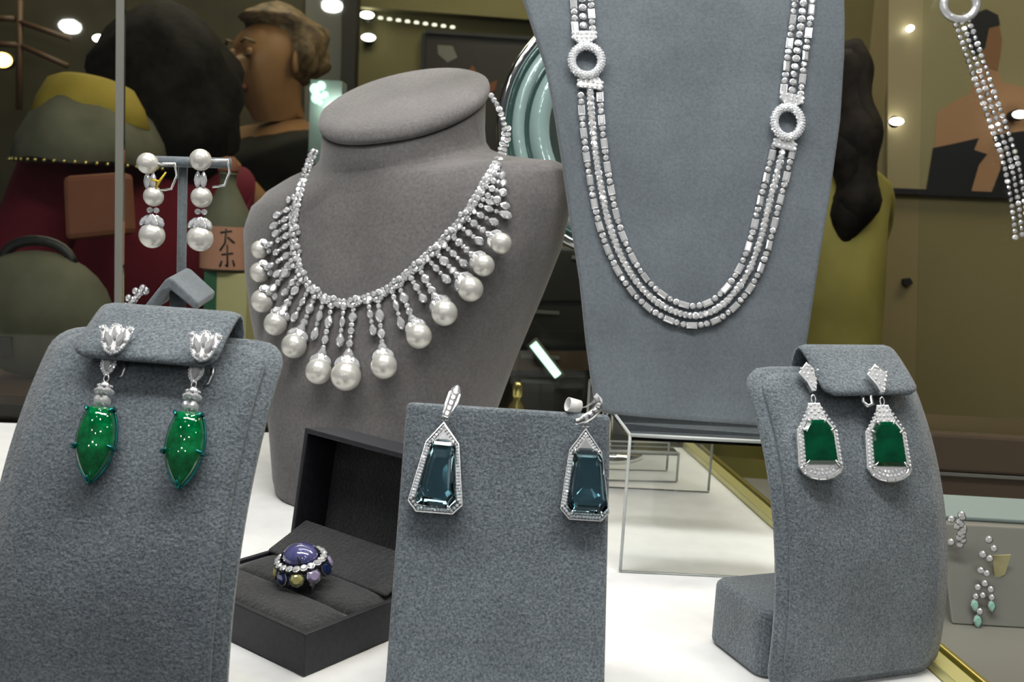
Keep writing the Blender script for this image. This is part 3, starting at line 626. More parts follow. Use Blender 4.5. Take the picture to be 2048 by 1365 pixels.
# ================================================================ earrings with flat dark emeralds (curved stand by the acrylic riser)
TR = bvh(SRo)
for i, (dx, dy, lab) in enumerate([(0, 0, 'flat dark emerald earring in a diamond lantern frame, nearer the acrylic riser'), (137, 4, 'flat dark emerald earring in a diamond lantern frame, farther from the acrylic riser')]):
    p, n, up = comp(1616 + dx, 762 + dy, .0045, TR, 1612 + dx, 720 + dy, .5); k = pxm(p); x = up.cross(n).normalized()
    E = thing('emerald_lantern_earring', lab, 'earring', p, 'flat emerald earrings')
    kt = [(-4, 36), (20, 13), (14, -8), (11, -25), (2, -26), (-6, -8), (-22, 12)]
    o = MB().prism(poly(p - n*.0005, n, up, kt, k), n*.0038).build('kite_top', 'silver', E, bevel=.0003)
    for t_, a0, a1 in ((.8, -20, 17), (.45, -15, 16), (.1, -9, 13), (-.28, -3, 11), (-.62, 2, 9)):
        pave('pave', o, poly(p + n*.0034, n, up, [(a0 + 4, t_*26), (a1, t_*26 - 2)], k), n, .0017)
    pave('pave', o, poly(p + n*.0034, n, up, [(-4, 29), (1, 27)], k), n, .0017)
    q = p - x*26*k - n*.003
    MB().tube([q - up*8*k, q - up*38*k, q - up*46*k + x*8*k, q - up*42*k + x*18*k, q - up*12*k + x*14*k], .0011, n=6).build('ear_clip', 'silver', E)
    p2, n2, up2 = comp(1633 + dx, 882 + dy, .006, TR, 1624 + dx, 800 + dy, .5); k2 = pxm(p2); x2 = up2.cross(n2).normalized()
    lp = p2 + up2*83*k2 + n2*.002
    MB().tube([lp + x2*.0011*math.cos(2*PI*j/12) + up2*.0022*math.sin(2*PI*j/12) for j in range(12)], .0005, n=6, closed=True, up=n2).build('link', 'silver', E)
    body_ = [(-13, 76), (13, 76), (17, 60), (26, 40), (38, 24), (42, 20), (46, -52), (40, -62), (28, -73), (12, -80), (-2, -81), (-18, -78), (-32, -70), (-43, -58), (-46, -52), (-42, 22), (-38, 26), (-26, 42), (-17, 60)]
    fo = MB().prism(poly(p2 - n2*.001, n2, up2, body_, k2), n2*.0035).build('frame', 'silver', E, bevel=.0004)
    z1 = p2 + n2*.0027
    for (a, b_) in [((-36, 18), (-39, -50)), ((-30, 16), (-32, -48)), ((39, 16), (42, -48)), ((-14, 64), (-36, 26)), ((14, 64), (36, 26)), ((-8, 70), (-8, 44)), ((0, 72), (0, 42)), ((8, 70), (8, 44)), ((-15, 52), (-15, 38)), ((15, 52), (15, 38))]:
        pave('pave', fo, poly(z1, n2, up2, [a, b_], k2), n2, .0016)
    pave('pave', fo, poly(z1, n2, up2, [(-28, -58), (-14, -66), (0, -68), (16, -66), (30, -57)], k2), n2, .0016); pave('pave', fo, poly(z1, n2, up2, [(-18, -56), (0, -60), (20, -55)], k2), n2, .0016)
    for a in range(7):
        th = math.radians(200 + a*23.3); q, = poly(z1 + n2*.0003, n2, up2, [(40*math.cos(th), -51 + 25*math.sin(th))], k2)
        tg = x2*(-math.sin(th)*1.6) + up2*math.cos(th); stone('baguette_diamond', 'baguette', E, q, n2, tg, 8*k2, 15*k2)
    st_ = [(-17, 40), (17, 40), (31, 20), (34, -50), (-31, -48), (-29, 22)]
    cen = Vector((0, -8)); R_ = [(1.0, .0012), (1.0, .0036), (.84, .0048)]
    rs = [poly(p2 + n2*h_, n2, up2, [((a - cen.x)*s_ + cen.x, (b_ - cen.y)*s_ + cen.y) for a, b_ in st_], k2) for s_, h_ in R_]
    MB().rings(rs, 0, False).build('emerald', 'emerald_deep', E)
    for (a, b_) in [(-17, 40), (17, 40), (31, 20), (-29, 22), (34, -50), (-31, -48)]:
        q0, q1 = poly(p2 + n2*.0046, n2, up2, [(a*1.12, b_*1.08), (a*.78, b_*.85)], k2); MB().tube([q0 - n2*.001, q1], [.0007, .0004], n=6).build('claw', 'silver', E)
# ================================================================ aquamarine earrings (slab stand)
TA = bvh([slab])
AQ = [dict(out=[(889, 845), (919, 889), (926, 1012), (906, 1030), (833, 1024), (817, 1002), (853, 884)], st=[(868, 884), (908, 888), (912, 902), (913, 1004), (898, 1017), (836, 1009), (832, 997), (862, 897)], tri=[(888, 862), (905, 885), (871, 882)], top=(913, 776), low=(890, 836), lab='aquamarine trapezoid earring with a leaf top, on the slab side nearer the ring box'),
      dict(out=[(1171, 858), (1203, 906), (1218, 1027), (1202, 1044), (1138, 1040), (1120, 1018), (1138, 901)], st=[(1150, 904), (1196, 907), (1203, 918), (1214, 1017), (1202, 1029), (1143, 1026), (1134, 1013), (1146, 916)], tri=[(1171, 874), (1190, 903), (1152, 901)], top=(1178, 796), low=(1167, 850), lab='aquamarine trapezoid pendant earring with a hook top and paper tag, by the acrylic riser')]
for e in AQ:
    cxm = sum(q[0] for q in e['out'])/7; cym = sum(q[1] for q in e['out'])/7
    p, n = hit(TA, min(cxm, 1205), cym, .0022, .45); E = thing('aquamarine_earring', e['lab'], 'earring', p, 'aquamarine earrings'); k = pxm(p)
    n = (n*.8 - ray(cxm, cym)*.2).normalized()
    m_ = lambda q, h_=0: atpl(q[0], q[1], p + n*h_, n)
    cc = m_((cxm, cym)); O = [m_(q) for q in e['out']]; S = [m_(q) for q in e['st']]; sc_ = sum(S, Vector())/len(S); T3 = [m_(q) for q in e['tri']]; tc_ = sum(T3, Vector())/3
    # frame: outer wall with an opening for the stone
    fr_ = MB(); nO = len(O)
    inn = [sc_ + (v - sc_)*1.02 for v in S]
    def closest(v): return min(range(nO), key=lambda i: (O[i] - v).length)
    fr_.prism(O, n*.0012); base_o = fr_.build('back_plate', 'chrome', E, bevel=.0002)
    wall = MB(); Oi = [cc + (v - cc)*.965 for v in O]; wall.rings([O, [v + n*.0040 for v in O], [v + n*.0040 for v in Oi], Oi], cap0=False, cap1=False); wall.build('frame', 'silver', E)
    for f_ in (.90, .80):
        P = [cc + (v - cc)*f_ for v in O]; P = [v for v in P]
        b = []
        for i in range(nO):
            a0, a1 = P[i], P[(i + 1) % nO]; kk = max(2, int((a1 - a0).length/.0014))
            for j in range(kk): b.append(a0.lerp(a1, j/kk) + n*.0036)
        mb = MB(); g = [Vector((.5*math.cos(2*PI*i/6), .5*math.sin(2*PI*i/6), 0)) for i in range(6)]; tb = [v*.55 + Vector((0, 0, .28)) for v in g]
        for q in b:
            # skip those that would sit inside the stone
            nn = (n + Vector((random.uniform(-.2, .2), random.uniform(-.2, .2), random.uniform(-.2, .2)))).normalized()
            inside = all(((S[(i + 1) % 8] - S[i]).cross(q - S[i])).dot(n)*((S[1] - S[0]).cross(sc_ - S[0])).dot(n) > 0 for i in range(8))
            if not inside: mb.add(g + tb, [tuple(range(6, 12))] + [(u, (u + 1) % 6, 6 + (u + 1) % 6, 6 + u) for u in range(6)], 0, False, frame(q, nn, Vector((0, 0, 1)), .0016))
        if mb.v: o = mb.build('pave', 'pave', base_o); o['kind'] = 'stuff'
    def ringS(s_, h_): return [sc_ + (v - sc_)*s_ + n*h_ for v in S]
    MB().rings([ringS(.22, .0014), ringS(.52, .0022), ringS(.78, .0036), ringS(1.0, .0056), ringS(1.0, .0060), ringS(.89, .0070), ringS(.74, .0077)], 0, False).build('aquamarine', 'aquamarine', E)
    MB().rings([[tc_ + (v - tc_)*1.0 + n*.0022 for v in T3], [tc_ + (v - tc_)*1.0 + n*.0040 for v in T3], [tc_ + (v - tc_)*.6 + n*.0050 for v in T3]]).build('trillion_diamond', 'diamond', E)
    for i in (0, 1, 4, 5): MB().tube([sc_ + (S[i] - sc_)*1.06 + n*.0030, sc_ + (S[i] - sc_)*1.03 + n*.0070, sc_ + (S[i] - sc_)*.93 + n*.0074], .0005, n=6).build('claw', 'silver', E)
    ht = m_(e['low'], .004); up = (m_(e['top'], .004) - ht)
    lk = m_((e['out'][0][0], e['out'][0][1] - 8), .003)
    for sgn in (-1, 1): MB().tube([lk + Vector((.0011*math.cos(2*PI*j/12) + sgn*.0007, 0, .0011*math.sin(2*PI*j/12))) for j in range(12)], .0004, n=6, closed=True, up=(0, 1, 0)).build('link', 'silver', E)
    if e is AQ[0]:
        u = up.normalized(); x = u.cross(n).normalized(); ll = up.length
        pts = [ht - x*.0008, ht + x*.0016, ht + u*ll*.55 + x*.0036, ht + u*ll*.82 + x*.0034, ht + u*ll*1.05 + x*.0010, ht + u*ll*.80 - x*.0028, ht + u*ll*.4 - x*.0026]
        o = MB().prism(pts, n*.0016).build('leaf_top', 'silver', E, bevel=.0003)
        for v in (.15, .32, .5, .68): stone('small_diamond', 'square', E, ht + u*ll*v + x*.0004 + n*.0020, n, u, .0026 + .0010*v)
        stone('kite_diamond', 'kite', E, ht + u*ll*.9 + x*.0004 + n*.0020, n, u, .0042, .0052)
        MB().tube([ht - x*.001, ht - x*.0022 + u*.004 - n*.004, ht - x*.001 + u*.0075 - n*.009, ht + u*.006 - n*.0135], .0008, n=6).build('ear_clip', 'silver', E)
    else:
        u = up.normalized(); x = u.cross(n).normalized()
        arc = spline([ht - x*.004 - u*.000, ht + x*.001 + u*.0035, ht + x*.0042 + u*.0075, ht + x*.0048 + u*.0105, ht + x*.003 + u*.0135], 14)
        o = MB().tube(arc, [.0010]*3 + [.0014]*8 + [.0010]*3, n=8, flat=1.6).build('hook_top', 'silver', E)
        for v in (4, 6, 8, 10, 12): stone('small_diamond', 'square', E, arc[v] + n*.0017, n + x*.3, arc[v] - arc[v - 1], .0022)
        MB().prism([arc[-1] - x*.001, arc[-1] + x*.0035 - u*.002, arc[-1] + x*.003 - u*.0002, arc[-1] + u*.002], n*.0012).build('tip', 'silver', E)
        tp = m_((1146, 812), -.004)
        ring_ = [tp + x*.0042*math.cos(2*PI*j/20) + u*.0030*math.sin(2*PI*j/20) for j in range(20)]
        ring_ = [tp + (n*.6 + x*.35)*.0042*math.cos(2*PI*j/20) + u*.0034*math.sin(2*PI*j/20) for j in range(20)]; b = MB(); b.rings([[v - x*.0026 + n*.0012 for v in ring_], [v + x*.0030 - n*.0014 for v in ring_]], 0, True, False, False); t_ = b.build('paper_tag', 'paper_white', E); t_['label'] = 'rolled white paper price tag'
        q = t_.modifiers.new('solid', 'SOLIDIFY'); q.thickness = .0003
        MB().tube([arc[-2], tp + x*.006 + u*.001 - n*.002, tp + x*.003 - n*.004], .0004, n=6).build('ear_wire', 'silver', E)
# ================================================================ ring box and ring
FB = atz(608, 1357, 0); AD = math.radians(143); a_ = Vector((math.cos(AD), math.sin(AD), 0)); b_v = Vector((a_.y, -a_.x, 0)); Zv = Vector((0, 0, 1))
WA, WB, HB = .103, .076, .0215
RB = thing('ring_box', 'open black ring box with dark velvet lining beside the slab stand', 'box', FB + a_*WA/2 + b_v*WB/2)
def q4(a0, a1, b0, b1, z): return [FB + a_*a0 + b_v*b0 + Zv*z, FB + a_*a1 + b_v*b0 + Zv*z, FB + a_*a1 + b_v*b1 + Zv*z, FB + a_*a0 + b_v*b1 + Zv*z]
t = .003
MB().rings([q4(0, WA, 0, WB, .0006), q4(0, WA, 0, WB, HB), q4(t, WA - t, t, WB - t, HB), q4(t, WA - t, t, WB - t, .004)], 0).build('tray', 'leatherette', RB, bevel=.0006)
def cushion(nm, b0, b1):
    n_ = 12; rs = []
    for i in range(n_ + 1):
        v = i/n_; bb = b0 + (b1 - b0)*v; e = 1 - abs(2*v - 1)**6
        row = []
        for j in range(15):
            u = j/14; aa = t + .0004 + (WA - 2*t - .0008)*u; f = 1 - abs(2*u - 1)**8; row.append(FB + a_*aa + b_v*bb + Zv*(.0195 + .0035*e*f))
        rs.append(row)
    vs = [v for r in rs for v in r] + [Vector((v.x, v.y, .006)) for r in rs for v in r]; K = 15*(n_ + 1); fs = []
    for i in range(n_):
        for j in range(14):
            a = i*15 + j; fs += [(a, a + 1, a + 16, a + 15)]
        for a, c in ((i*15, i*15 + 15), (i*15 + 14, i*15 + 29)): fs.append((a, c, K + c, K + a))
    for j in range(14):
        for r0 in (0, n_*15): fs.append((r0 + j, r0 + j + 1, K + r0 + j + 1, K + r0 + j))
    fs.append((K, K + 14, K + n_*15 + 14, K + n_*15))
    return MB().add(vs, fs, 0, True).build(nm, 'velvet_dark', RB)
SLIT = .034
cushion('velvet_cushion', t + .0004, SLIT - .0012); cushion('velvet_cushion', SLIT + .0012, WB - t - .0005)
# lid: open upright, hollow towards the viewer, leaning back a little
TLd = math.radians(8); LH, LD = .067, .030
def lp_(a0, d, h): return FB + a_*a0 + b_v*(WB + .0005 + d*math.cos(TLd) + h*math.sin(TLd)) + Zv*(HB - .001 + h*math.cos(TLd) - d*math.sin(TLd) + LD*math.sin(TLd)*0)
zo = .004
b = MB()
def lr(m0, d): return [lp_(m0, d, zo + m0*0 + (m0)), lp_(WA - m0, d, zo + m0), lp_(WA - m0, d, zo + LH - m0), lp_(m0, d, zo + LH - m0)]
b.rings([lr(0, LD), lr(0, 0), lr(t, 0), lr(t, LD - t)], 0); b.build('lid', 'leatherette', RB, bevel=.0006)
b = MB(); b.rings([lr(t + .0004, LD - t - .0005), lr(t + .0004, LD - t - .003)], 0); b.build('lid_lining', 'velvet_dark', RB)
# sloping velvet flap at the hinge
b = MB(); r0 = [FB + a_*(t + .001) + b_v*(WB - .018) + Zv*(HB + .0005), FB + a_*(WA - t - .001) + b_v*(WB - .018) + Zv*(HB + .0005)]
r1 = [FB + a_*(t + .001) + b_v*(WB + .010) + Zv*(HB + .012), FB + a_*(WA - t - .001) + b_v*(WB + .010) + Zv*(HB + .012)]
b.prism([r0[0], r0[1], r1[1], r1[0]], Vector((0, 0, .002))); b.build('hinge_flap', 'velvet_dark', RB, bevel=.0008)
# ring
RC = FB + a_*(WA*.50) + b_v*SLIT
rz = .0235; hd = RC + Zv*(rz + .0135)
c0 = atpl(604, 1126, hd, Vector((0, -1, 0))); RC += Vector((c0.x - hd.x, 0, 0))*.9; hd = RC + Zv*(rz + .0135)
RG = thing('cocktail_ring', 'cocktail ring with a domed violet-blue sapphire ringed by diamonds in the black box', 'ring', RC + Zv*rz)
axis = (Zv*1 - b_v*.22 + a_*.06400).normalized(); ex_ = (a_ - axis*a_.dot(axis)).normalized(); ey_ = axis.cross(ex_)
cab_ = [hd + (ex_*math.cos(0)*0) for _ in range(1)]
rs = []
for j in range(11):
    th = PI/2*j/10; rr = math.cos(th) if j < 10 else .03840
    rs.append([hd + (ex_*math.cos(2*PI*i/32)*.00998 + ey_*math.sin(2*PI*i/32)*.00896)*rr + axis*(.0016 + .0066*math.sin(th)) for i in range(32)])
rs.insert(0, [hd + (ex_*math.cos(2*PI*i/32)*.00998 + ey_*math.sin(2*PI*i/32)*.00896) - axis*.00128 for i in range(32)])
MB().rings(rs, 0, True).build('sapphire', 'sapphire', RG)
for i in range(20):
    a = 2*PI*i/20; r_ = ex_*math.cos(a)*.01306 + ey_*math.sin(a)*.01203; stone('halo_diamond', 'round', RG, hd + r_ + axis*.00077, axis + r_.normalized()*.35, ex_, .00397)
MB().tube([hd + ex_*math.cos(2*PI*i/32)*.01306 + ey_*math.sin(2*PI*i/32)*.01203 - axis*.00154 for i in range(32)], .00141, n=6, closed=True, up=axis).build('gallery', 'black', RG)
for i in range(4):
    a = PI/4 + i*PI/2; r_ = ex_*math.cos(a)*.00998 + ey_*math.sin(a)*.00896; MB().tube([hd + r_*1.02, hd + r_*1.0 + axis*.00256, hd + r_*.9 + axis*.00538], .00077, n=6).build('claw', 'black', RG)
for i, mt in enumerate(['gem_violet', 'gem_yellow', 'gem_navy', 'gem_yellow', 'gem_lilac', 'gem_navy', 'gem_lilac', 'gem_yellow', 'gem_orange', 'gem_navy']):
    a = 2*PI*i/10 + .3; r_ = ex_*math.cos(a)*.01485 + ey_*math.sin(a)*.01382
    stone('side_stone', 'round', RG, hd + r_ - axis*.00461, r_.normalized() + axis*.35, axis, .00717, material=mt)
bd = MB(); bc = RC + Zv*(rz + .0015); bx2 = ex_
MB().tube([bc + a_*.0096*math.cos(2*PI*i/36) + Zv*.0100*math.sin(2*PI*i/36) for i in range(36)], .0012, n=8, closed=True, up=b_v).build('band', 'silver_dark', RG)
for sg in (1, -1):
    for i in range(7):
        a = math.radians(4 + i*9); r_ = a_*.0096*math.cos(a)*sg + Zv*.0100*math.sin(a)
        stone('band_diamond', 'round', RG, bc + r_*1.02 - b_v*.0011, -b_v + r_.normalized()*.3, Zv, .0020)

# ================================================================ pearl earrings on a T stand
TS = at(372, 330, .66); TSB = Vector((TS.x - .002, .66, 0))
T_ = thing('earring_stand', 'slim grey T-bar stand carrying the pearl drop earrings', 'stand', TSB)
MB().tube([TSB + Vector((0, 0, .004)), Vector((TSB.x, .66, TS.z))], .0031, n=12).build('post', 'suede_board', T_)
la, lb = at(288, 322, .645), at(462, 327, .668)
MB().tube([la, lb], .0034, n=12).build('cross_bar', 'suede_board', T_)
MB().lathe(TSB, [(.03, .0003), (.03, .004), (.028, .006), (.004, .007)], n=28).build('base', 'suede_board', T_)
for (tx, ty, mx_, my_, bx_, by_, r1, r2, r3, lab) in [(295, 327, 307, 393, 304, 471, 20.5, 19.5, 25, 'three pearl drop earring with a yellow tie on the T-bar stand'), (401, 320, 403, 395, 400, 477, 21, 20.5, 25.5, 'three pearl drop earring without a tie on the T-bar stand')]:
    Y = .642 if tx < 350 else .652
    p1, p2, p3 = at(tx, ty, Y - .006), at(mx_, my_, Y - .004), at(bx_, by_, Y - .004); k = Y/F*1.02
    E = thing('pearl_drop_earring', lab, 'earring', p1, 'pearl earrings'); up = Vector((0, 0, 1)); v = Vector((.15, -1, .1)).normalized(); x = Vector((1, .1, 0))
    pearl(E, p1, r1*k); pearl(E, p2, r2*k); pearl(E, p3, r3*k)
    pm = p1.lerp(p2, .55)
    for dx in (-5.5, 5.5): stone('marquise_diamond', 'marquise', E, pm + x*dx*k + v*.002, v, up, 12*k, 30*k)
    MB().tube([p1 + x*r1*k*.9, p1 + x*(r1 + 26)*k + Vector((0, .004, .001)), p1 + x*(r1 + 30)*k - up*20*k + Vector((0, .004, 0)), p1 + x*(r1 + 24)*k - up*46*k, p1 + x*(r1 + 2)*k - up*50*k], .0009, n=6).build('ear_clip', 'silver', E)
    for dx in (-6, 6): stone('small_diamond', 'round', E, p2 - up*(r2 + 8)*k + x*dx*k + v*.001, v, up, 11*k)
    for a in (-1, -.33, .33, 1):
        stone('cap_diamond', 'pear', E, p3 + up*(r3 + 3)*k + x*a*15*k + v*(.004 - .002*abs(a)), v + x*a*.5 + up*.3, up - x*a*.6, 14*k, 24*k)
    if tx < 350:
        q = p2 + up*(r2 + 4)*k + x*8*k - Vector((0, .003, 0))
        b = MB(); b.tube([q - up*8*k, q + up*6*k + x*6*k, q + up*24*k + x*18*k], [.0012, .0016, .0010], n=6, flat=.4); o = b.build('tie', 'tag_yellow', E); o['label'] = 'bright yellow tie'
        MB().tube([q + up*6*k + x*4*k, q + up*8*k - x*10*k], .0008, n=6).build('tie_end', 'tag_yellow', E)
# small folded stand behind the carved emeralds
sp_ = at(338, 575, .60); SB = Vector((sp_.x, .60, 0))
K3 = thing('earring_stand', 'small grey stand with a folded flap peeking out behind the carved emerald stand', 'stand', SB)
g0 = [(262, 618), (292, 585), (331, 556), (345, 556), (393, 600), (386, 618)]
A = [at(x, y, .592) for x, y in [(276, 628), (330, 560), (338, 555), (347, 560), (397, 606), (392, 622)]]
B2 = [at(x, y, .592) for x, y in [(386, 618), (352, 590), (338, 579), (325, 584), (296, 628)]]
MB().prism(A + B2, Vector((0, .034, .004))).build('folded_flap', 'suede_board', K3, bevel=.0012)
MB().tube([SB + Vector((0, .016, .004)), SB + Vector((0, .016, sp_.z - .003))], .005, n=12).build('post', 'suede_board', K3)
MB().lathe(SB + Vector((0, .01, 0)), [(.026, .0003), (.026, .004), (.024, .006), (.003, .007)], n=24).build('base', 'suede_board', K3)
e0 = at(268, 600, .588)
E = thing('diamond_cluster_earring', 'diamond cluster earring on the small folded stand behind the carved emerald stand', 'earring', e0)
for i, (x, y) in enumerate([(250, 612), (261, 604), (256, 596), (268, 598), (274, 590), (270, 582), (280, 584), (284, 576), (290, 582), (264, 610)]):
    stone('diamond', 'round', E, at(x, y, .586), Vector((-.5, -1, .4)), Vector((0, 0, 1)), .0044)
# ================================================================ round mirror behind the board
RY = .925; mc = at(1256, 258, RY); mr = 258*RY/F
MI = thing('table_mirror', 'round chrome rimmed table mirror standing behind the tall board', 'mirror', (mc.x, RY, 0))
yv = Vector((0, -1, .10)).normalized(); xv = Vector((1, 0, 0)); zv = xv.cross(-yv) if xv.cross(-yv).z > 0 else -xv.cross(-yv)
def circ(r, off=0, n=72): return [mc + xv*r*math.cos(2*PI*i/n) + zv*r*math.sin(2*PI*i/n) + yv*off for i in range(n)]
MB().rings([circ(mr*1.0, -.008), circ(mr*1.0, .002), circ(mr*.965, .007), circ(mr*.93, .004), circ(mr*.93, -.008)], 0, True, False, False).build('rim', 'chrome', MI)
for (r0, r1, h0, h1, m_) in [(.93, .88, .003, .001, 'teal_dark'), (.88, .79, .001, .003, 'teal_glass'), (.79, .75, .003, .000, 'teal_dark'), (.75, .60, .000, .002, 'teal_glass')]:
    MB().rings([circ(mr*r0, h0 - .006), circ(mr*r0, h0), circ(mr*r1, h1), circ(mr*r1, h0 - .006)], 0, True, False, False).build('glass_band', m_, MI)
MB().rings([circ(mr*.61, -.007), circ(mr*.60, .0005)], 0).build('mirror_glass', 'mirror', MI)
MB().rings([circ(mr*.985, -.0085), circ(mr*.985, -.011)], 0).build('back_cover', 'black', MI)
foot_ = Vector((mc.x, RY + .004, 0))
MB().tube([foot_ + Vector((0, 0, .005)), mc - zv*mr*.99], .006, n=12).build('stem', 'chrome', MI)
MB().lathe(foot_, [(.036, .0003), (.036, .005), (.026, .009), (.006, .012)], n=32).build('base', 'chrome', MI)
# small gilt bottle
gb = at(1034, 800, .90); gb.z = 0
G = thing('perfume_bottle', 'tiny gilt bottle glinting behind the slab stand and the bust', 'bottle', gb)
MB().lathe(gb, [(.009, .0004), (.0105, .003), (.0100, .035), (.007, .048), (.0035, .053), (.0035, .056)], n=16).build('flask', 'gold', G)
MB().lathe(gb, [(.004, .0562), (.0048, .058), (.0048, .066), (.003, .070)], n=12).build('stopper', 'gold', G)
# ================================================================ adjoining lower showcase
def nedge(d, y): p = BR + dr*((y - BR.y)/dr.y); return p + nr*d
D0, D1 = nedge(.0225, .26), nedge(.0225, .985)
DK = thing('lower_showcase', 'dark lower showcase adjoining the gilt platform edge', 'showcase', (.5, .62, FZ))
MB().prism([Vector((p[0], p[1], FZ)) for p in ((D0.x, D0.y), (.95, .26), (.95, .985), (D1.x, D1.y))], Vector((0, 0, -.031 - FZ))).build('body', 'post_dark', DK)
MB().prism([Vector((p[0], p[1], -.0309)) for p in ((D0.x, D0.y), (.95, .26), (.95, .985), (D1.x, D1.y))], Vector((0, 0, .0009))).build('deck', 'strip_grey', DK)
a = at(1850, 1010, .85); c = at(2300, 1010, .85)
bxp = thing('drawer_box', 'brown lacquered box lying at the back of the lower showcase', 'box', ((a.x + c.x)/2, .9, -.03))
MB().box(((a.x + c.x)/2, .9, -.005), (c.x - a.x, .09, .05)).build('body', 'brown_lacquer', bxp, bevel=.002)
MB().box(((a.x + c.x)/2, .9, .0375), (c.x - a.x + .004, .094, .034)).build('lid', 'brown_lacquer', bxp, bevel=.003)
MB().box(((a.x + c.x)/2, .8525, .019), (c.x - a.x, .003, .0025)).build('seam_strip', 'strip_grey', bxp)
# slanted grey panel with a mint drop earring
pa, pb2 = at(1880, 1048, .67), at(2230, 1072, .67); za = at(1960, 1052, .67).z
GP = thing('slanted_earring_display', 'low grey-green slanted display in the lower showcase holding the mint drop earring', 'stand', ((pa.x + pb2.x)/2, .65, -.03))
f0, f1 = Vector((pa.x, .67, za)), Vector((pb2.x, .67, za)); g0_, g1_ = Vector((pa.x, .635, -.0298)), Vector((pb2.x, .635, -.0298))
gpan = MB().prism([f0, f1, g1_, g0_], Vector((0, .006, .002))).build('panel', 'strip_grey', GP, bevel=.001)
MB().prism([f0 + Vector((0, .004, .0015)), f1 + Vector((0, .004, .0015)), f1 + Vector((0, .034, .009)), f0 + Vector((0, .034, .009))], Vector((0, 0, .003))).build('top_shelf', 'grey_panel', GP, bevel=.001)
MB().prism([f0 + Vector((.03, .03, .006)), f1 + Vector((-.03, .03, .006)), Vector((pb2.x - .03, .71, -.0298)), Vector((pa.x + .03, .71, -.0298))], Vector((0, .004, 0))).build('back_leg', 'strip_grey', GP)
ep = at(1975, 1095, .648)
ME = thing('mint_drop_earring', 'blurred diamond chandelier earring with mint green drops in the lower showcase', 'earring', ep)
for i, (x, y, r, mt) in enumerate([(1978, 1080, 15, 0), (1988, 1098, 14, 0), (1966, 1110, 15, 0), (1980, 1118, 14, 0), (1962, 1142, 14, 0), (1974, 1148, 13, 0), (1970, 1168, 13, 0), (1956, 1176, 13, 0), (1982, 1180, 13, 0), (1952, 1194, 12, 0), (1966, 1192, 12, 0), (1984, 1196, 12, 0), (1950, 1212, 16, 1), (1984, 1214, 15, 1), (1960, 1224, 13, 0), (1956, 1244, 17, 1)]):
    Yq = .637 + (1250 - y)*.00012 - .005
    stone('mint_drop' if mt else 'diamond', 'pear' if mt else 'round', ME, at(x, y, Yq), Vector((0, -1, .4)), Vector((0, 0, -1)) if mt else Vector((0, 0, 1)), r/F*.65, (r*1.5 if mt else r)/F*.65, 'gem_mint' if mt else 'diamond')
MB().prism([at(x, y, .652) for x, y in [(1985, 1112), (2022, 1110), (2010, 1150), (1990, 1160)]], Vector((0, .0006, 0))).build('paper_tag', 'paper_cream', ME)
me2 = thing('diamond_spray_earring', 'blurred diamond spray earring at the edge of the grey-green panel', 'earring', at(1915, 1050, .66))
for i in range(14):
    x, y = 1912 + random.uniform(-14, 18), 1030 + i*4.6; stone('diamond', 'round', me2, at(x, y, .652), Vector((0, -1, .4)), Vector((0, 0, 1)), .0046)
# reflection of a diamond strand built as solid stones, on an added clear sheet
sh0, sh1, sh2, sh3 = at(1850, 905, .84), at(2250, 925, .84), at(2250, -90, .90), at(1850, -90, .90)
sh0.z = sh1.z = .0546
CS = thing('added_acrylic_sheet', 'clear leaning acrylic sheet added to carry the strand reflection, on the brown box at the right edge', 'display sheet', (sh0 + sh1)/2)
sn = (sh1 - sh0).cross(sh3 - sh0).normalized(); sn = sn if sn.y < 0 else -sn
sh0.y = sh1.y = .865; sn = (sh1 - sh0).cross(sh3 - sh0).normalized(); sn = sn if sn.y < 0 else -sn
MB().prism([sh0, sh1, atpl(2250, -90, sh0, sn), atpl(1850, -90, sh0, sn)], -sn*.002).build('sheet', 'pane', CS)
HN = thing('strand_reflection', 'reflection of a diamond strand with a ring link, built solid on the clear sheet at the right edge', 'necklace', atpl(1960, 200, sh0, sn))
SP = lambda x, y: atpl(x, y, sh0 + sn*.0075, sn)
for off in (-13, 0, 13):
    P = spline([SP(x + off, y - off*.4) for x, y in [(1925, 45), (1948, 110), (1972, 180), (1995, 245), (2020, 320), (2036, 400), (2044, 470)]], 36)
    for i, p in enumerate(P): stone('diamond', 'round', HN, p, (sn + Vector((random.uniform(-.5, .5), 0, random.uniform(-.5, .5)))).normalized(), tang(P, i), .0043)
c = SP(1920, 10); MB().tube([c + Vector((.014*math.cos(2*PI*i/36), 0, .012*math.sin(2*PI*i/36))) for i in range(36)], .0035, n=10, closed=True, up=sn).build('ring_link', 'diamond', HN)
# ================================================================ the hall behind the showcase
# framed poster of a woman on the tan wall
PY = 1.656
PO = thing('wall_poster', 'large poster of a woman in a black dress on the tan wall', 'poster', at(1950, 200, PY))
def flat(pts, y0, th, m_, nm, parent): return MB().prism([at(x, y, y0) for x, y in pts], Vector((0, -th, 0))).build(nm, m_, parent)
flat([(1776, -160), (2330, -160), (2330, 400), (1772, 378)], PY, .006, 'poster_paper', 'sheet', PO)
flat([(1770, 376), (2330, 398), (2330, 410), (1770, 387)], PY, .012, 'print_black', 'lower_frame', PO)
pp = PY - .006
flat([(1868, 300), (1874, 225), (1905, 205), (1940, 188), (1958, 130), (1990, 128), (2005, 165), (2060, 178), (2120, 240), (2120, 392), (1850, 381)], pp, .0006, 'print_skin', 'print_figure', PO)
flat([(1866, 296), (1905, 288), (1958, 276), (1948, 300), (1985, 312), (1990, 385), (1852, 380)], pp - .0006, .0006, 'print_black', 'print_dress', PO)
flat([(1990, 270), (2048, 262), (2100, 300), (2100, 391), (1990, 386)], pp - .0006, .0006, 'print_black', 'print_dress', PO)
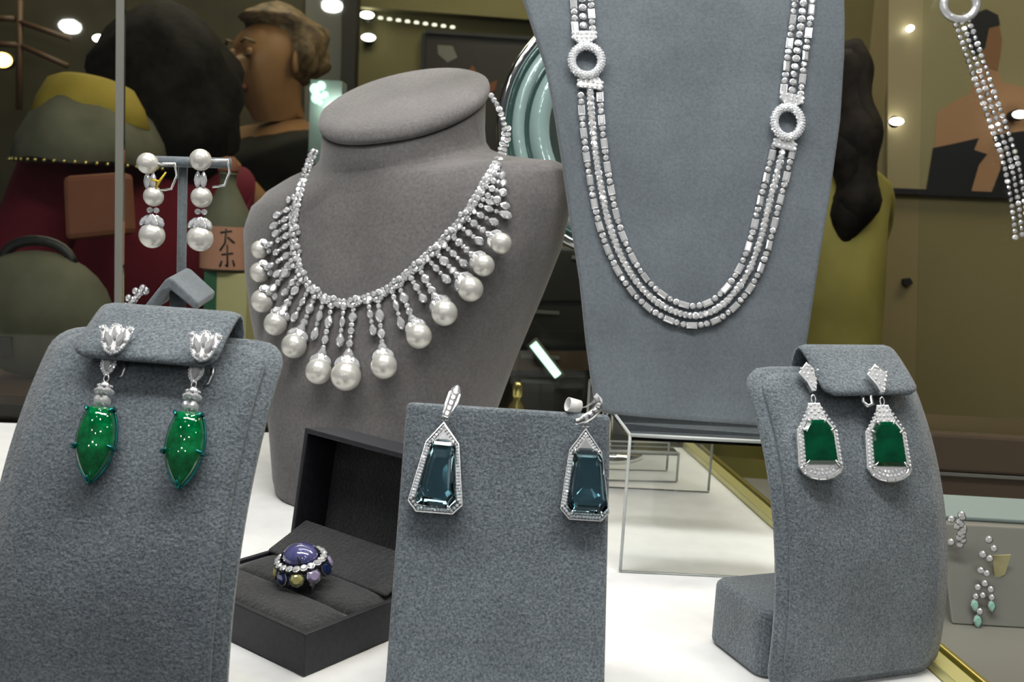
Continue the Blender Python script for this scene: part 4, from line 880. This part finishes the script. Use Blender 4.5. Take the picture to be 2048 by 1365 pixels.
flat([(1942, 384), (1958, 330), (1985, 296), (2008, 300), (2000, 340), (1982, 386)], pp - .0013, .0006, 'print_skin', 'print_arm', PO)
flat([(1958, 92), (1968, 132), (1995, 142), (2001, 110), (2004, 80), (1998, 50), (1972, 40)], pp - .0006, .0006, 'print_skin_dark', 'print_face', PO)
flat([(1934, 60), (1948, 28), (1972, 18), (1996, 30), (2000, 50), (1978, 56), (1970, 96), (1952, 112), (1938, 92)], pp - .0013, .0006, 'print_black', 'print_hair', PO)
flat([(1803, 558), (1816, 556), (1822, 566), (1812, 572), (1803, 568)], 1.659, .01, 'black', 'wall_hook', None)
tag(bpy.data.objects['wall_hook'], 'small black hook on the bare tan wall below the poster', 'hook')
# back wall things
PF = thing('framed_picture', 'dark framed picture on the olive back wall above the bust', 'picture', at(975, 130, 3.19))
def frame_px(pts, y0, m_in, parent, wpx=7):
    flat(pts, y0, .02, m_in, 'canvas', parent); cx0 = sum(p[0] for p in pts)/4; cy0 = sum(p[1] for p in pts)/4
    for i in range(4):
        p, q = pts[i], pts[(i + 1) % 4]; d = Vector((q[0] - p[0], q[1] - p[1])).normalized(); n_ = Vector((-d.y, d.x)); 
        if n_.dot(Vector((cx0 - p[0], cy0 - p[1]))) > 0: n_ = -n_
        flat([p, q, (q[0] + n_.x*wpx, q[1] + n_.y*wpx), (p[0] + n_.x*wpx, p[1] + n_.y*wpx)], y0, .035, 'black', 'frame_rail', parent)
frame_px([(853, 70), (1130, 88), (1130, 330), (850, 312)], 3.195, 'post_dark', PF)
flat([(930, 150), (945, 130), (970, 170), (995, 160), (990, 180), (965, 195), (940, 210)], 3.174, .001, 'terracotta', 'print_flame', PF); flat([(875, 90), (905, 92), (915, 115), (895, 125), (876, 108)], 3.174, .001, 'strip_grey', 'print_blot', PF)
LG = thing('wall_ledge', 'pale ledge with small lights along the olive back wall', 'ledge', at(900, 25, 3.15))
flat([(690, 6), (1130, 40), (1130, 52), (690, 18)], 3.195, .06, 'wall_olive', 'ledge_board', LG)
DOT = MB().lathe((0, 0, 0), [(.001, -.004), (.007, -.003), (.008, 0), (.006, .004), (.001, .005)], n=10).mesh('dot', ['lamp_dim'])
for i in range(9):
    o = put('ledge_light', DOT, None, Matrix.Translation(at(761 + i*18, 36 + i*2.3, 3.12))); tag(o, ['first', 'second', 'third', 'fourth', 'fifth', 'sixth', 'seventh', 'eighth', 'ninth'][i] + ' small light from the dark post in the row under the wall ledge', 'light', 'row of ledge lights')
for (x, y, Y_, rx, rz_, m_, lab) in [(734, 30, 3.165, .022, .011, 'lamp_reflection_white', 'upper of two oblong lamps beside the dark post'), (737, 75, 3.165, .022, .011, 'lamp_reflection_white', 'lower of two oblong lamps beside the dark post'), (199, 77, 2.66, .018, .010, 'lamp_reflection_white', 'small oval lamp reflection above the dark-haired visitor, built as a glowing spot'),  # spots above the visitor and around the poster are lamp reflections made to glow
                                (1793, 243, 1.64, .011, .006, 'lamp_reflection_white', 'small oval lamp reflection left of the poster figure, built as a glowing spot'), (1820, 57, 1.64, .005, .005, 'lamp_reflection_white', 'tiny lamp reflection at the upper corner of the wall poster, built as a glowing spot'), (2040, 229, 1.62, .011, .006, 'lamp_reflection_white', 'oval lamp reflection at the right edge in front of the poster, built as a glowing spot'), (4, 120, 2.2, .022, .016, 'lamp_orange', 'glowing orange lamp at the left edge')]:
    c = at(x, y, Y_); o = thing('lamp_and_reflection_spot', lab, 'lamp', c); MB().ball(c, (rx, .012, rz_), nu=16, nv=8).build('bulb', m_, o); MB().lathe(c + Vector((0, .010, 0)), [(rx*.9, 0), (rx*.7, .02), (rx*.3, .03)], n=14, mw=Matrix.Rotation(-PI/2, 4, 'X')).build('socket', 'black', o)  # reflection spots share the bulb and socket shapes of the lamps
o = MB().prism([at(x, y, 2.69) for x, y in [(612, -60), (684, -60), (680, 300), (608, 300)]], Vector((0, .05, 0))); o = struct(o.build('wall_panel', 'strip_grey'))
p0, p1 = at(691, -60, 2.6), at(691, 300, 2.6)
struct(MB().box((p1.x, 2.62, .3), (.035, .06, 2.6)).build('trim_2', 'post_dark'))
SH = thing('lattice_shelf', 'thin brown lattice shelf frame on the dark wall at the left', 'shelf', at(60, 100, 2.6))
for a, c in [((-20, 36), (30, 38)), ((-20, 88), (40, 90)), ((40, 44), (140, 78)), ((44, 92), (135, 132)), ((40, 0), (38, 220))]:
    MB().tube([at(*a, 2.6), at(*c, 2.6)], .008, n=6).build('frame_bar', 'wood_brown', SH)
# lit glass column
GC = thing('lit_glass_column', 'bright green-white lit glass column beside the neck cap', 'lamp', at(648, 300, 1.9))
ga, gc = at(620, 158, 1.9), at(678, 330, 1.9)
MB().box(((ga.x + gc.x)/2, 1.93, (ga.z + gc.z)/2), (gc.x - ga.x, .05, ga.z - gc.z)).build('glass_body', 'teal_glass', GC)
for (x, y, r) in [(630, 178, .010), (642, 172, .009), (634, 196, .011), (650, 190, .007), (641, 205, .006)]: MB().ball(at(x, y, 1.90), r, nu=10, nv=6).build('bulb', 'lamp_streak_green', GC)
MB().box(((ga.x + gc.x)/2, 1.93, (gc.z + FZ)/2), (.06, .05, gc.z - FZ)).build('pedestal', 'black', GC)
# black cabinet seen between bust and board
ca, cc2 = at(860, 480, 1.3), at(1300, 480, 1.3)
BC = thing('black_cabinet', 'glossy black cabinet seen between the bust and the tall board', 'cabinet', ((ca.x + cc2.x)/2, 1.45, FZ))
MB().box(((ca.x + cc2.x)/2, 1.45, (ca.z + FZ)/2), (cc2.x - ca.x, .30, ca.z - FZ)).build('carcass', 'black', BC, bevel=.004)
for (x0, y0, x1, y1, m_) in [(880, 505, 1075, 600, 'post_dark'), (1085, 505, 1280, 600, 'post_dark'), (880, 612, 1280, 690, 'post_dark'), (880, 702, 1280, 740, 'wood_brown'), (880, 752, 1280, 850, 'post_dark')]:
    flat([(x0, y0), (x1, y0), (x1, y1), (x0, y1)], 1.2995, .006, m_, 'drawer_front', BC)
    c = at((x0 + x1)/2, y0 + 12, 1.29); MB().box(c, (.05, .006, .004)).build('handle', 'strip_grey', BC)
LB = thing('reflection_streak', 'slanted green-white reflection streak below the round mirror, built as a glowing tube', 'lamp', at(1094, 718, 1.27))  # a reflection streak modelled as a glowing tube with a bar behind
MB().tube([at(1066, 688, 1.27), at(1116, 752, 1.27)], .0055, n=10).build('tube', 'lamp_streak_green', LB); MB().tube([at(1062, 684, 1.281), at(1120, 758, 1.281)], .009, n=8).build('backing_bar', 'strip_grey', LB)
# rear counter with boxes
ra = at(-250, 700, 1.05); rb = at(455, 700, 1.05)
RCN = thing('rear_counter', 'dark counter behind the showcase glass at the left', 'counter', ((ra.x + rb.x)/2, 1.2, FZ))
MB().box(((ra.x + rb.x)/2, 1.2, FZ/2 + .0), (rb.x - ra.x, .30, -FZ - .02)).build('carcass', 'post_dark', RCN); MB().box(((ra.x + rb.x)/2, 1.2, -.005), (rb.x - ra.x + .02, .32, .01)).build('counter_top', 'wood_brown', RCN)
cbA = at(408, 545, 1.12); cbB = at(492, 545, 1.12)
CB = thing('gift_box', 'cream gift box with a green band behind the pearl earrings', 'box', ((cbA.x + cbB.x)/2, 1.15, 0))
MB().box(((cbA.x + cbB.x)/2, 1.15, cbA.z/2 + .0005), (cbB.x - cbA.x, .05, cbA.z)).build('body', 'paper_cream', CB, bevel=.001)
MB().box((cbA.x + .006, 1.1245, cbA.z/2 + .0005), (.014, .002, cbA.z)).build('band', 'green_band', CB)
gx = (at(452, 450, 1.14).x); gz = cbA.z + .0012
GB = thing('glass_bottle', 'grey bottle with a salmon brush-painted label on the cream gift box', 'bottle', (gx, 1.145, gz))
hh = at(452, 345, 1.14).z - gz; rr = .030
MB().lathe((gx, 1.145, gz), [(rr*.9, 0), (rr, .004), (rr, hh*.42), (rr*.86, hh*.58), (rr*.45, hh*.8), (rr*.3, hh*.88), (rr*.3, hh*.97), (rr*.34, hh*.975), (rr*.34, hh)], n=24).build('glass', 'grey_cloth', GB)
MB().rings([[Vector((gx + (rr + .0006)*math.sin(a), 1.145 - (rr + .0006)*math.cos(a), z)) for a in [-1.1 + 2.2*i/12 for i in range(13)]] for z in (gz + hh*.03, gz + hh*.46)], 0, True, False, False).build('label', 'salmon', GB)
def lab_pt(a, z): return Vector((gx + (rr + .0012)*math.sin(a), 1.145 - (rr + .0012)*math.cos(a), gz + hh*z))
for st_ in [[(.05, .40), (.45, .42)], [(.25, .44), (.22, .30), (.05, .22)], [(.3, .36), (.55, .30)], [(.1, .18), (.5, .2)], [(.3, .28), (.32, .06), (.24, .08)], [(.12, .12), (.05, .06)], [(.5, .13), (.56, .07)]]:
    MB().tube([lab_pt(a, z) for a, z in st_], .0011, n=5).build('brush_mark', 'ink', GB)
MB().lathe((gx, 1.145, gz), [(rr*.36, hh + .0002), (rr*.4, hh + .004), (rr*.3, hh + .016), (rr*.1, hh + .018)], n=14).build('stopper', 'terracotta', GB)
hb = at(60, 740, 1.12)
HBG = thing('handbag', 'olive-grey patterned handbag lying at the left edge behind the glass', 'bag', (hb.x, 1.14, 0))
b = MB(); b.ball((hb.x, 1.14, .075), (.085, .05, .074), nu=24, nv=14); b.build('bag_body', 'grey_cloth', HBG)
MB().tube([Vector((hb.x + .04*math.cos(PI*i/12), 1.14, .135 + .025*math.sin(PI*i/12))) for i in range(13)], .006, n=8).build('strap', 'black', HBG)
MB().box((hb.x - .015, 1.088, .045), (.02, .006, .02)).build('clasp', 'black', HBG)
# ---------------------------------------------------------------- people
def skin(name, pts, edges, radii, m_, parent=None, root=0, sub=2):
    me = bpy.data.meshes.new(name); me.from_pydata([tuple(p) for p in pts], edges, []); o = bpy.data.objects.new(name, me); COL.objects.link(o)
    md = o.modifiers.new('skin', 'SKIN'); md.use_smooth_shade = True; ly = me.skin_vertices[0].data
    for i, r in enumerate(radii): ly[i].radius = (r, r) if not isinstance(r, tuple) else r; ly[i].use_root = (i == root)
    s_ = o.modifiers.new('s', 'SUBSURF'); s_.levels = sub; s_.render_levels = sub
    dg = bpy.context.evaluated_depsgraph_get(); nm = bpy.data.meshes.new_from_object(o.evaluated_get(dg)); bpy.data.objects.remove(o)
    nm.materials.clear(); nm.materials.append(M(m_))
    for p in nm.polygons: p.use_smooth = True; p.material_index = 0
    o = bpy.data.objects.new(name, nm); return reg(o, parent, Matrix.Identity(4))
def person(label, X, Y_, htop, yaw, top, lower, hair_m, lean=(0, 0), hair_long=.1, raise_hand=False, vol=1.0, face=True):
    hgt = htop - FZ; k = hgt/1.65; R = Matrix.Rotation(yaw, 3, 'Z'); B0 = Vector((X, Y_, FZ)); T0 = thing('person', label, 'person', B0)
    def P(x, y, z):     # local: facing -y ; lean shifts the upper body
        f = max(0, (z - .9)/.7); v = R @ Vector((x, y, 0)); return B0 + (v + Vector((lean[0]*f, lean[1]*f, z)))*k
    pt = [P(0, 0, .92), P(0, 0, 1.05), P(0, 0, 1.25), P(0, .01, 1.36), P(0, .012, 1.42), P(0, -.018, 1.50), P(0, -.005, 1.56), P(0, 0, 1.62)]
    ra_ = [(.14, .11), (.125, .095), (.145, .10), (.10, .07), .045, .066, .085, .055]; ra_ = [tuple(x*k for x in r) if isinstance(r, tuple) else r*k for r in ra_]
    ed = [(i, i + 1) for i in range(7)]
    def add(chain, rad, start):
        prev_ = start
        for p, r in zip(chain, rad): pt.append(p); ra_.append(r*k); ed.append((prev_, len(pt) - 1)); prev_ = len(pt) - 1
        return prev_
    add([P(0, -.105, 1.525)], [.014], 5)
    for sg in (-1, 1):
        add([P(sg*.09, 0, .84), P(sg*.09, 0, .48), P(sg*.09, 0, .09), P(sg*.09, -.11, .035)], [.085, .055, .040, .034], 0)
        if raise_hand and sg == raise_hand: ch = [P(sg*.17, 0, 1.34), P(sg*.22, -.04, 1.08), P(sg*.16, -.20, 1.28)]
        else: ch = [P(sg*.17, 0, 1.34), P(sg*.22, .02, 1.06), P(sg*.20, -.06, .82)]
        w_ = add(ch, [.055, .043, .030], 3)
        d = (ch[2] - ch[1]).normalized(); sd = d.cross(Vector((0, 0, 1)) if abs(d.z) < .9 else Vector((1, 0, 0))).normalized()
        pm = add([ch[2] + d*.05*k], [.026], w_)
        for j, (o_, l_) in enumerate([(-.030, .060), (-.010, .075), (.010, .070), (.030, .055)]): add([ch[2] + d*.085*k + sd*o_*k, ch[2] + d*(.085 + l_*.8)*k + sd*o_*1.15*k + Vector((0, 0, -.012))*k], [.0095, .0085], pm)
        add([ch[2] + d*.05*k + sd*.045*k, ch[2] + d*.085*k + sd*.060*k], [.011, .009], w_)
    body_ = skin('body', pt, ed, ra_, 'skin', T0)
    # clothing: top with sleeves, skirt or trousers
    cp_ = [P(0, 0, .88), P(0, 0, 1.05), P(0, 0, 1.25), P(0, .01, 1.36), P(0, .008, 1.40)]; cr = [(.168, .135), (.148, .118), (.166, .122), (.122, .088), (.066, .062)]; ce = [(0, 1), (1, 2), (2, 3), (3, 4)]
    for sg in (-1, 1):
        ch = [P(sg*.17, 0, 1.345), P(sg*.22, -.04, 1.08) if raise_hand == sg else P(sg*.22, .02, 1.06), P(sg*.17, -.17, 1.245) if raise_hand == sg else P(sg*.205, -.045, .86)]
        prev_ = 3
        for p, r in zip(ch, (.072, .060, .046)): cp_.append(p); cr.append((r, r)); ce.append((prev_, len(cp_) - 1)); prev_ = len(cp_) - 1
    skin('top', cp_, ce, [tuple(x*k for x in r) for r in cr], top, T0)
    b = MB(); rs = []
    for z, a, c in [(.98, .165, .135), (.88, .185, .155), (.60, .175, .155), (.30, .165, .15), (.10, .16, .145)]:
        rs.append([P(a*math.cos(2*PI*i/24), c*math.sin(2*PI*i/24), z) for i in range(24)])
    b.rings(rs, 0, True); b.build('skirt', lower, T0)
    # hair
    hc = P(0, .012, 1.575); rs = []; nr_ = 16
    for j in range(nr_ + 1):
        v = j/nr_; z = .088*(1 - v) - hair_long*v; fr_ = math.sin(min(1, v*2.2)*PI/2)**.7*(1 if v < .7 else 1 - .45*((v - .7)/.3)**2); row = []
        for i in range(28):
            a = 2*PI*i/28; s_ = math.sin(a); wob = 1 + .06*math.sin(a*5 + j*.8) + .05*math.sin(a*9 - j)
            rad = .105*vol*fr_*wob*(1 if (s_ > -.35 or not face or v < .28) else .58); rad = max(rad, .004)
            row.append(hc + (R @ Vector((rad*math.cos(a), rad*s_*1.05 + (.012 if v > .3 and face else 0), 0)) + Vector((0, 0, z + .004)))*k)
        rs.append(row)
    MB().rings(rs, 0, True).build('hair', hair_m, T0)
    if face:
        for sg in (-1, 1):   # lowered lids: looking down at the jewels
            MB().ball(P(sg*.030, -.076, 1.545), .0115*k, nu=12, nv=8).build('eyelid', 'skin', T0)
            MB().tube([P(sg*.019, -.0865, 1.540), P(sg*.030, -.0885, 1.5375), P(sg*.041, -.0845, 1.540)], .0016*k, n=6).build('eyelash', 'ink', T0)
            MB().tube([P(sg*.014, -.089, 1.566), P(sg*.031, -.0905, 1.571), P(sg*.048, -.080, 1.565)], .0032*k, n=6).build('eyebrow', hair_m, T0)
            MB().ball(P(sg*.078, .0, 1.535), (.008*k, .016*k, .024*k), nu=10, nv=8).build('ear', 'skin', T0)
        MB().tube([P(-.022, -.080, 1.478), P(0, -.088, 1.476), P(.022, -.080, 1.478)], .006*k, n=6).build('lips', 'terracotta', T0)
    return T0, P, k
# visitor in dark red with a beaded grey cape, leaning towards the display
xa = at(185, 400, 1.5).x; tz = at(310, -20, 1.5).z
pA, PA_, kA = person('visitor with long dark hair, dark red clothes, grey beaded cape and mustard scarf', xa - .05, 1.66, tz, math.radians(55), 'red_cloth', 'red_cloth', 'hair_dark', (.13, -.03), .22, False, 1.2, False)
cpc = at(168, 262, 1.46)
b = MB(); rs = []
for z, a, c in [(.052, .035, .03), (.045, .055, .05), (.02, .080, .07), (-.012, .096, .085), (-.045, .102, .092), (-.047, .097, .088)]:
    rs.append([cpc + Vector((a*math.cos(2*PI*i/40), c*1.5*math.sin(2*PI*i/40) + .03, z + .003*math.sin(2*PI*i/40*6))) for i in range(40)])
b.rings(rs, 0, True); cape = b.build('cape', 'grey_cloth', pA)
for i in range(26):
    a = PI + PI*i/25; MB().ball(cpc + Vector((.1025*math.cos(a), .0925*1.5*math.sin(a) + .03, -.047)), .0026, nu=8, nv=5).build('bead', 'gold', cape)
b = MB(); rs = []
for z, a, c in [(.072, .045, .035), (.066, .060, .05), (.04, .075, .062), (.012, .083, .072), (.005, .07, .06)]:
    rs.append([cpc + Vector((a*math.cos(2*PI*i/32) + .004, c*math.sin(2*PI*i/32) + .015, z + .008*math.cos(2*PI*i/32 + 2))) for i in range(32)])
b.rings(rs, 0, True); b.build('scarf', 'mustard', pA)
MB().prism([at(x, y, 1.33) for x, y in [(122, 352), (240, 344), (248, 470), (128, 482)]], Vector((0, .05, 0))).build('shoulder_bag', 'terracotta', pA, bevel=.008)
# visitor with brown hair and a raised hand
xb = at(545, 300, 2.15).x; tz = at(560, 22, 2.15).z
person('brown-haired visitor in black with a raised hand beside the lit glass column', xb, 2.15, tz, math.radians(-38), 'black_cloth', 'black_cloth', 'hair_brown', (0.0, -.03), .08, 1, .93, True)
# visitor in an olive jacket, seen from behind
xc = at(1545, 500, 1.36).x; tz = at(1690, -30, 1.36).z
pC, PC_, kC = person('visitor seen from behind with long dark hair and an olive yellow jacket', xc, 1.40, tz, math.radians(108), 'olive_cloth', 'olive_cloth', 'hair_dark', (0, 0), .27, False, 1.0, False)
for dx, dy, rr_ in [(0, 0, 1.0), (-26, 14, .8), (18, -30, .7)]:
    q = [at(1685 + dx, 120 + dy, 1.24), at(1706 + dx, 240 + dy, 1.205), at(1718 + dx*.8, 330 + dy, 1.19), at(1714 + dx*.7, 410 + dy, 1.19), at(1706 + dx*.6, 455 + dy, 1.19), at(1700 + dx*.5, 478 + dy, 1.19)]
    MB().tube(spline(q, 20), [rr_*(.024 + .006*math.sin(i*.9 + dx))*(1 if i < 15 else (1 - ((i - 14)/5.6)**2)) for i in range(20)], n=12).build('hair_lock', 'hair_dark', pC)
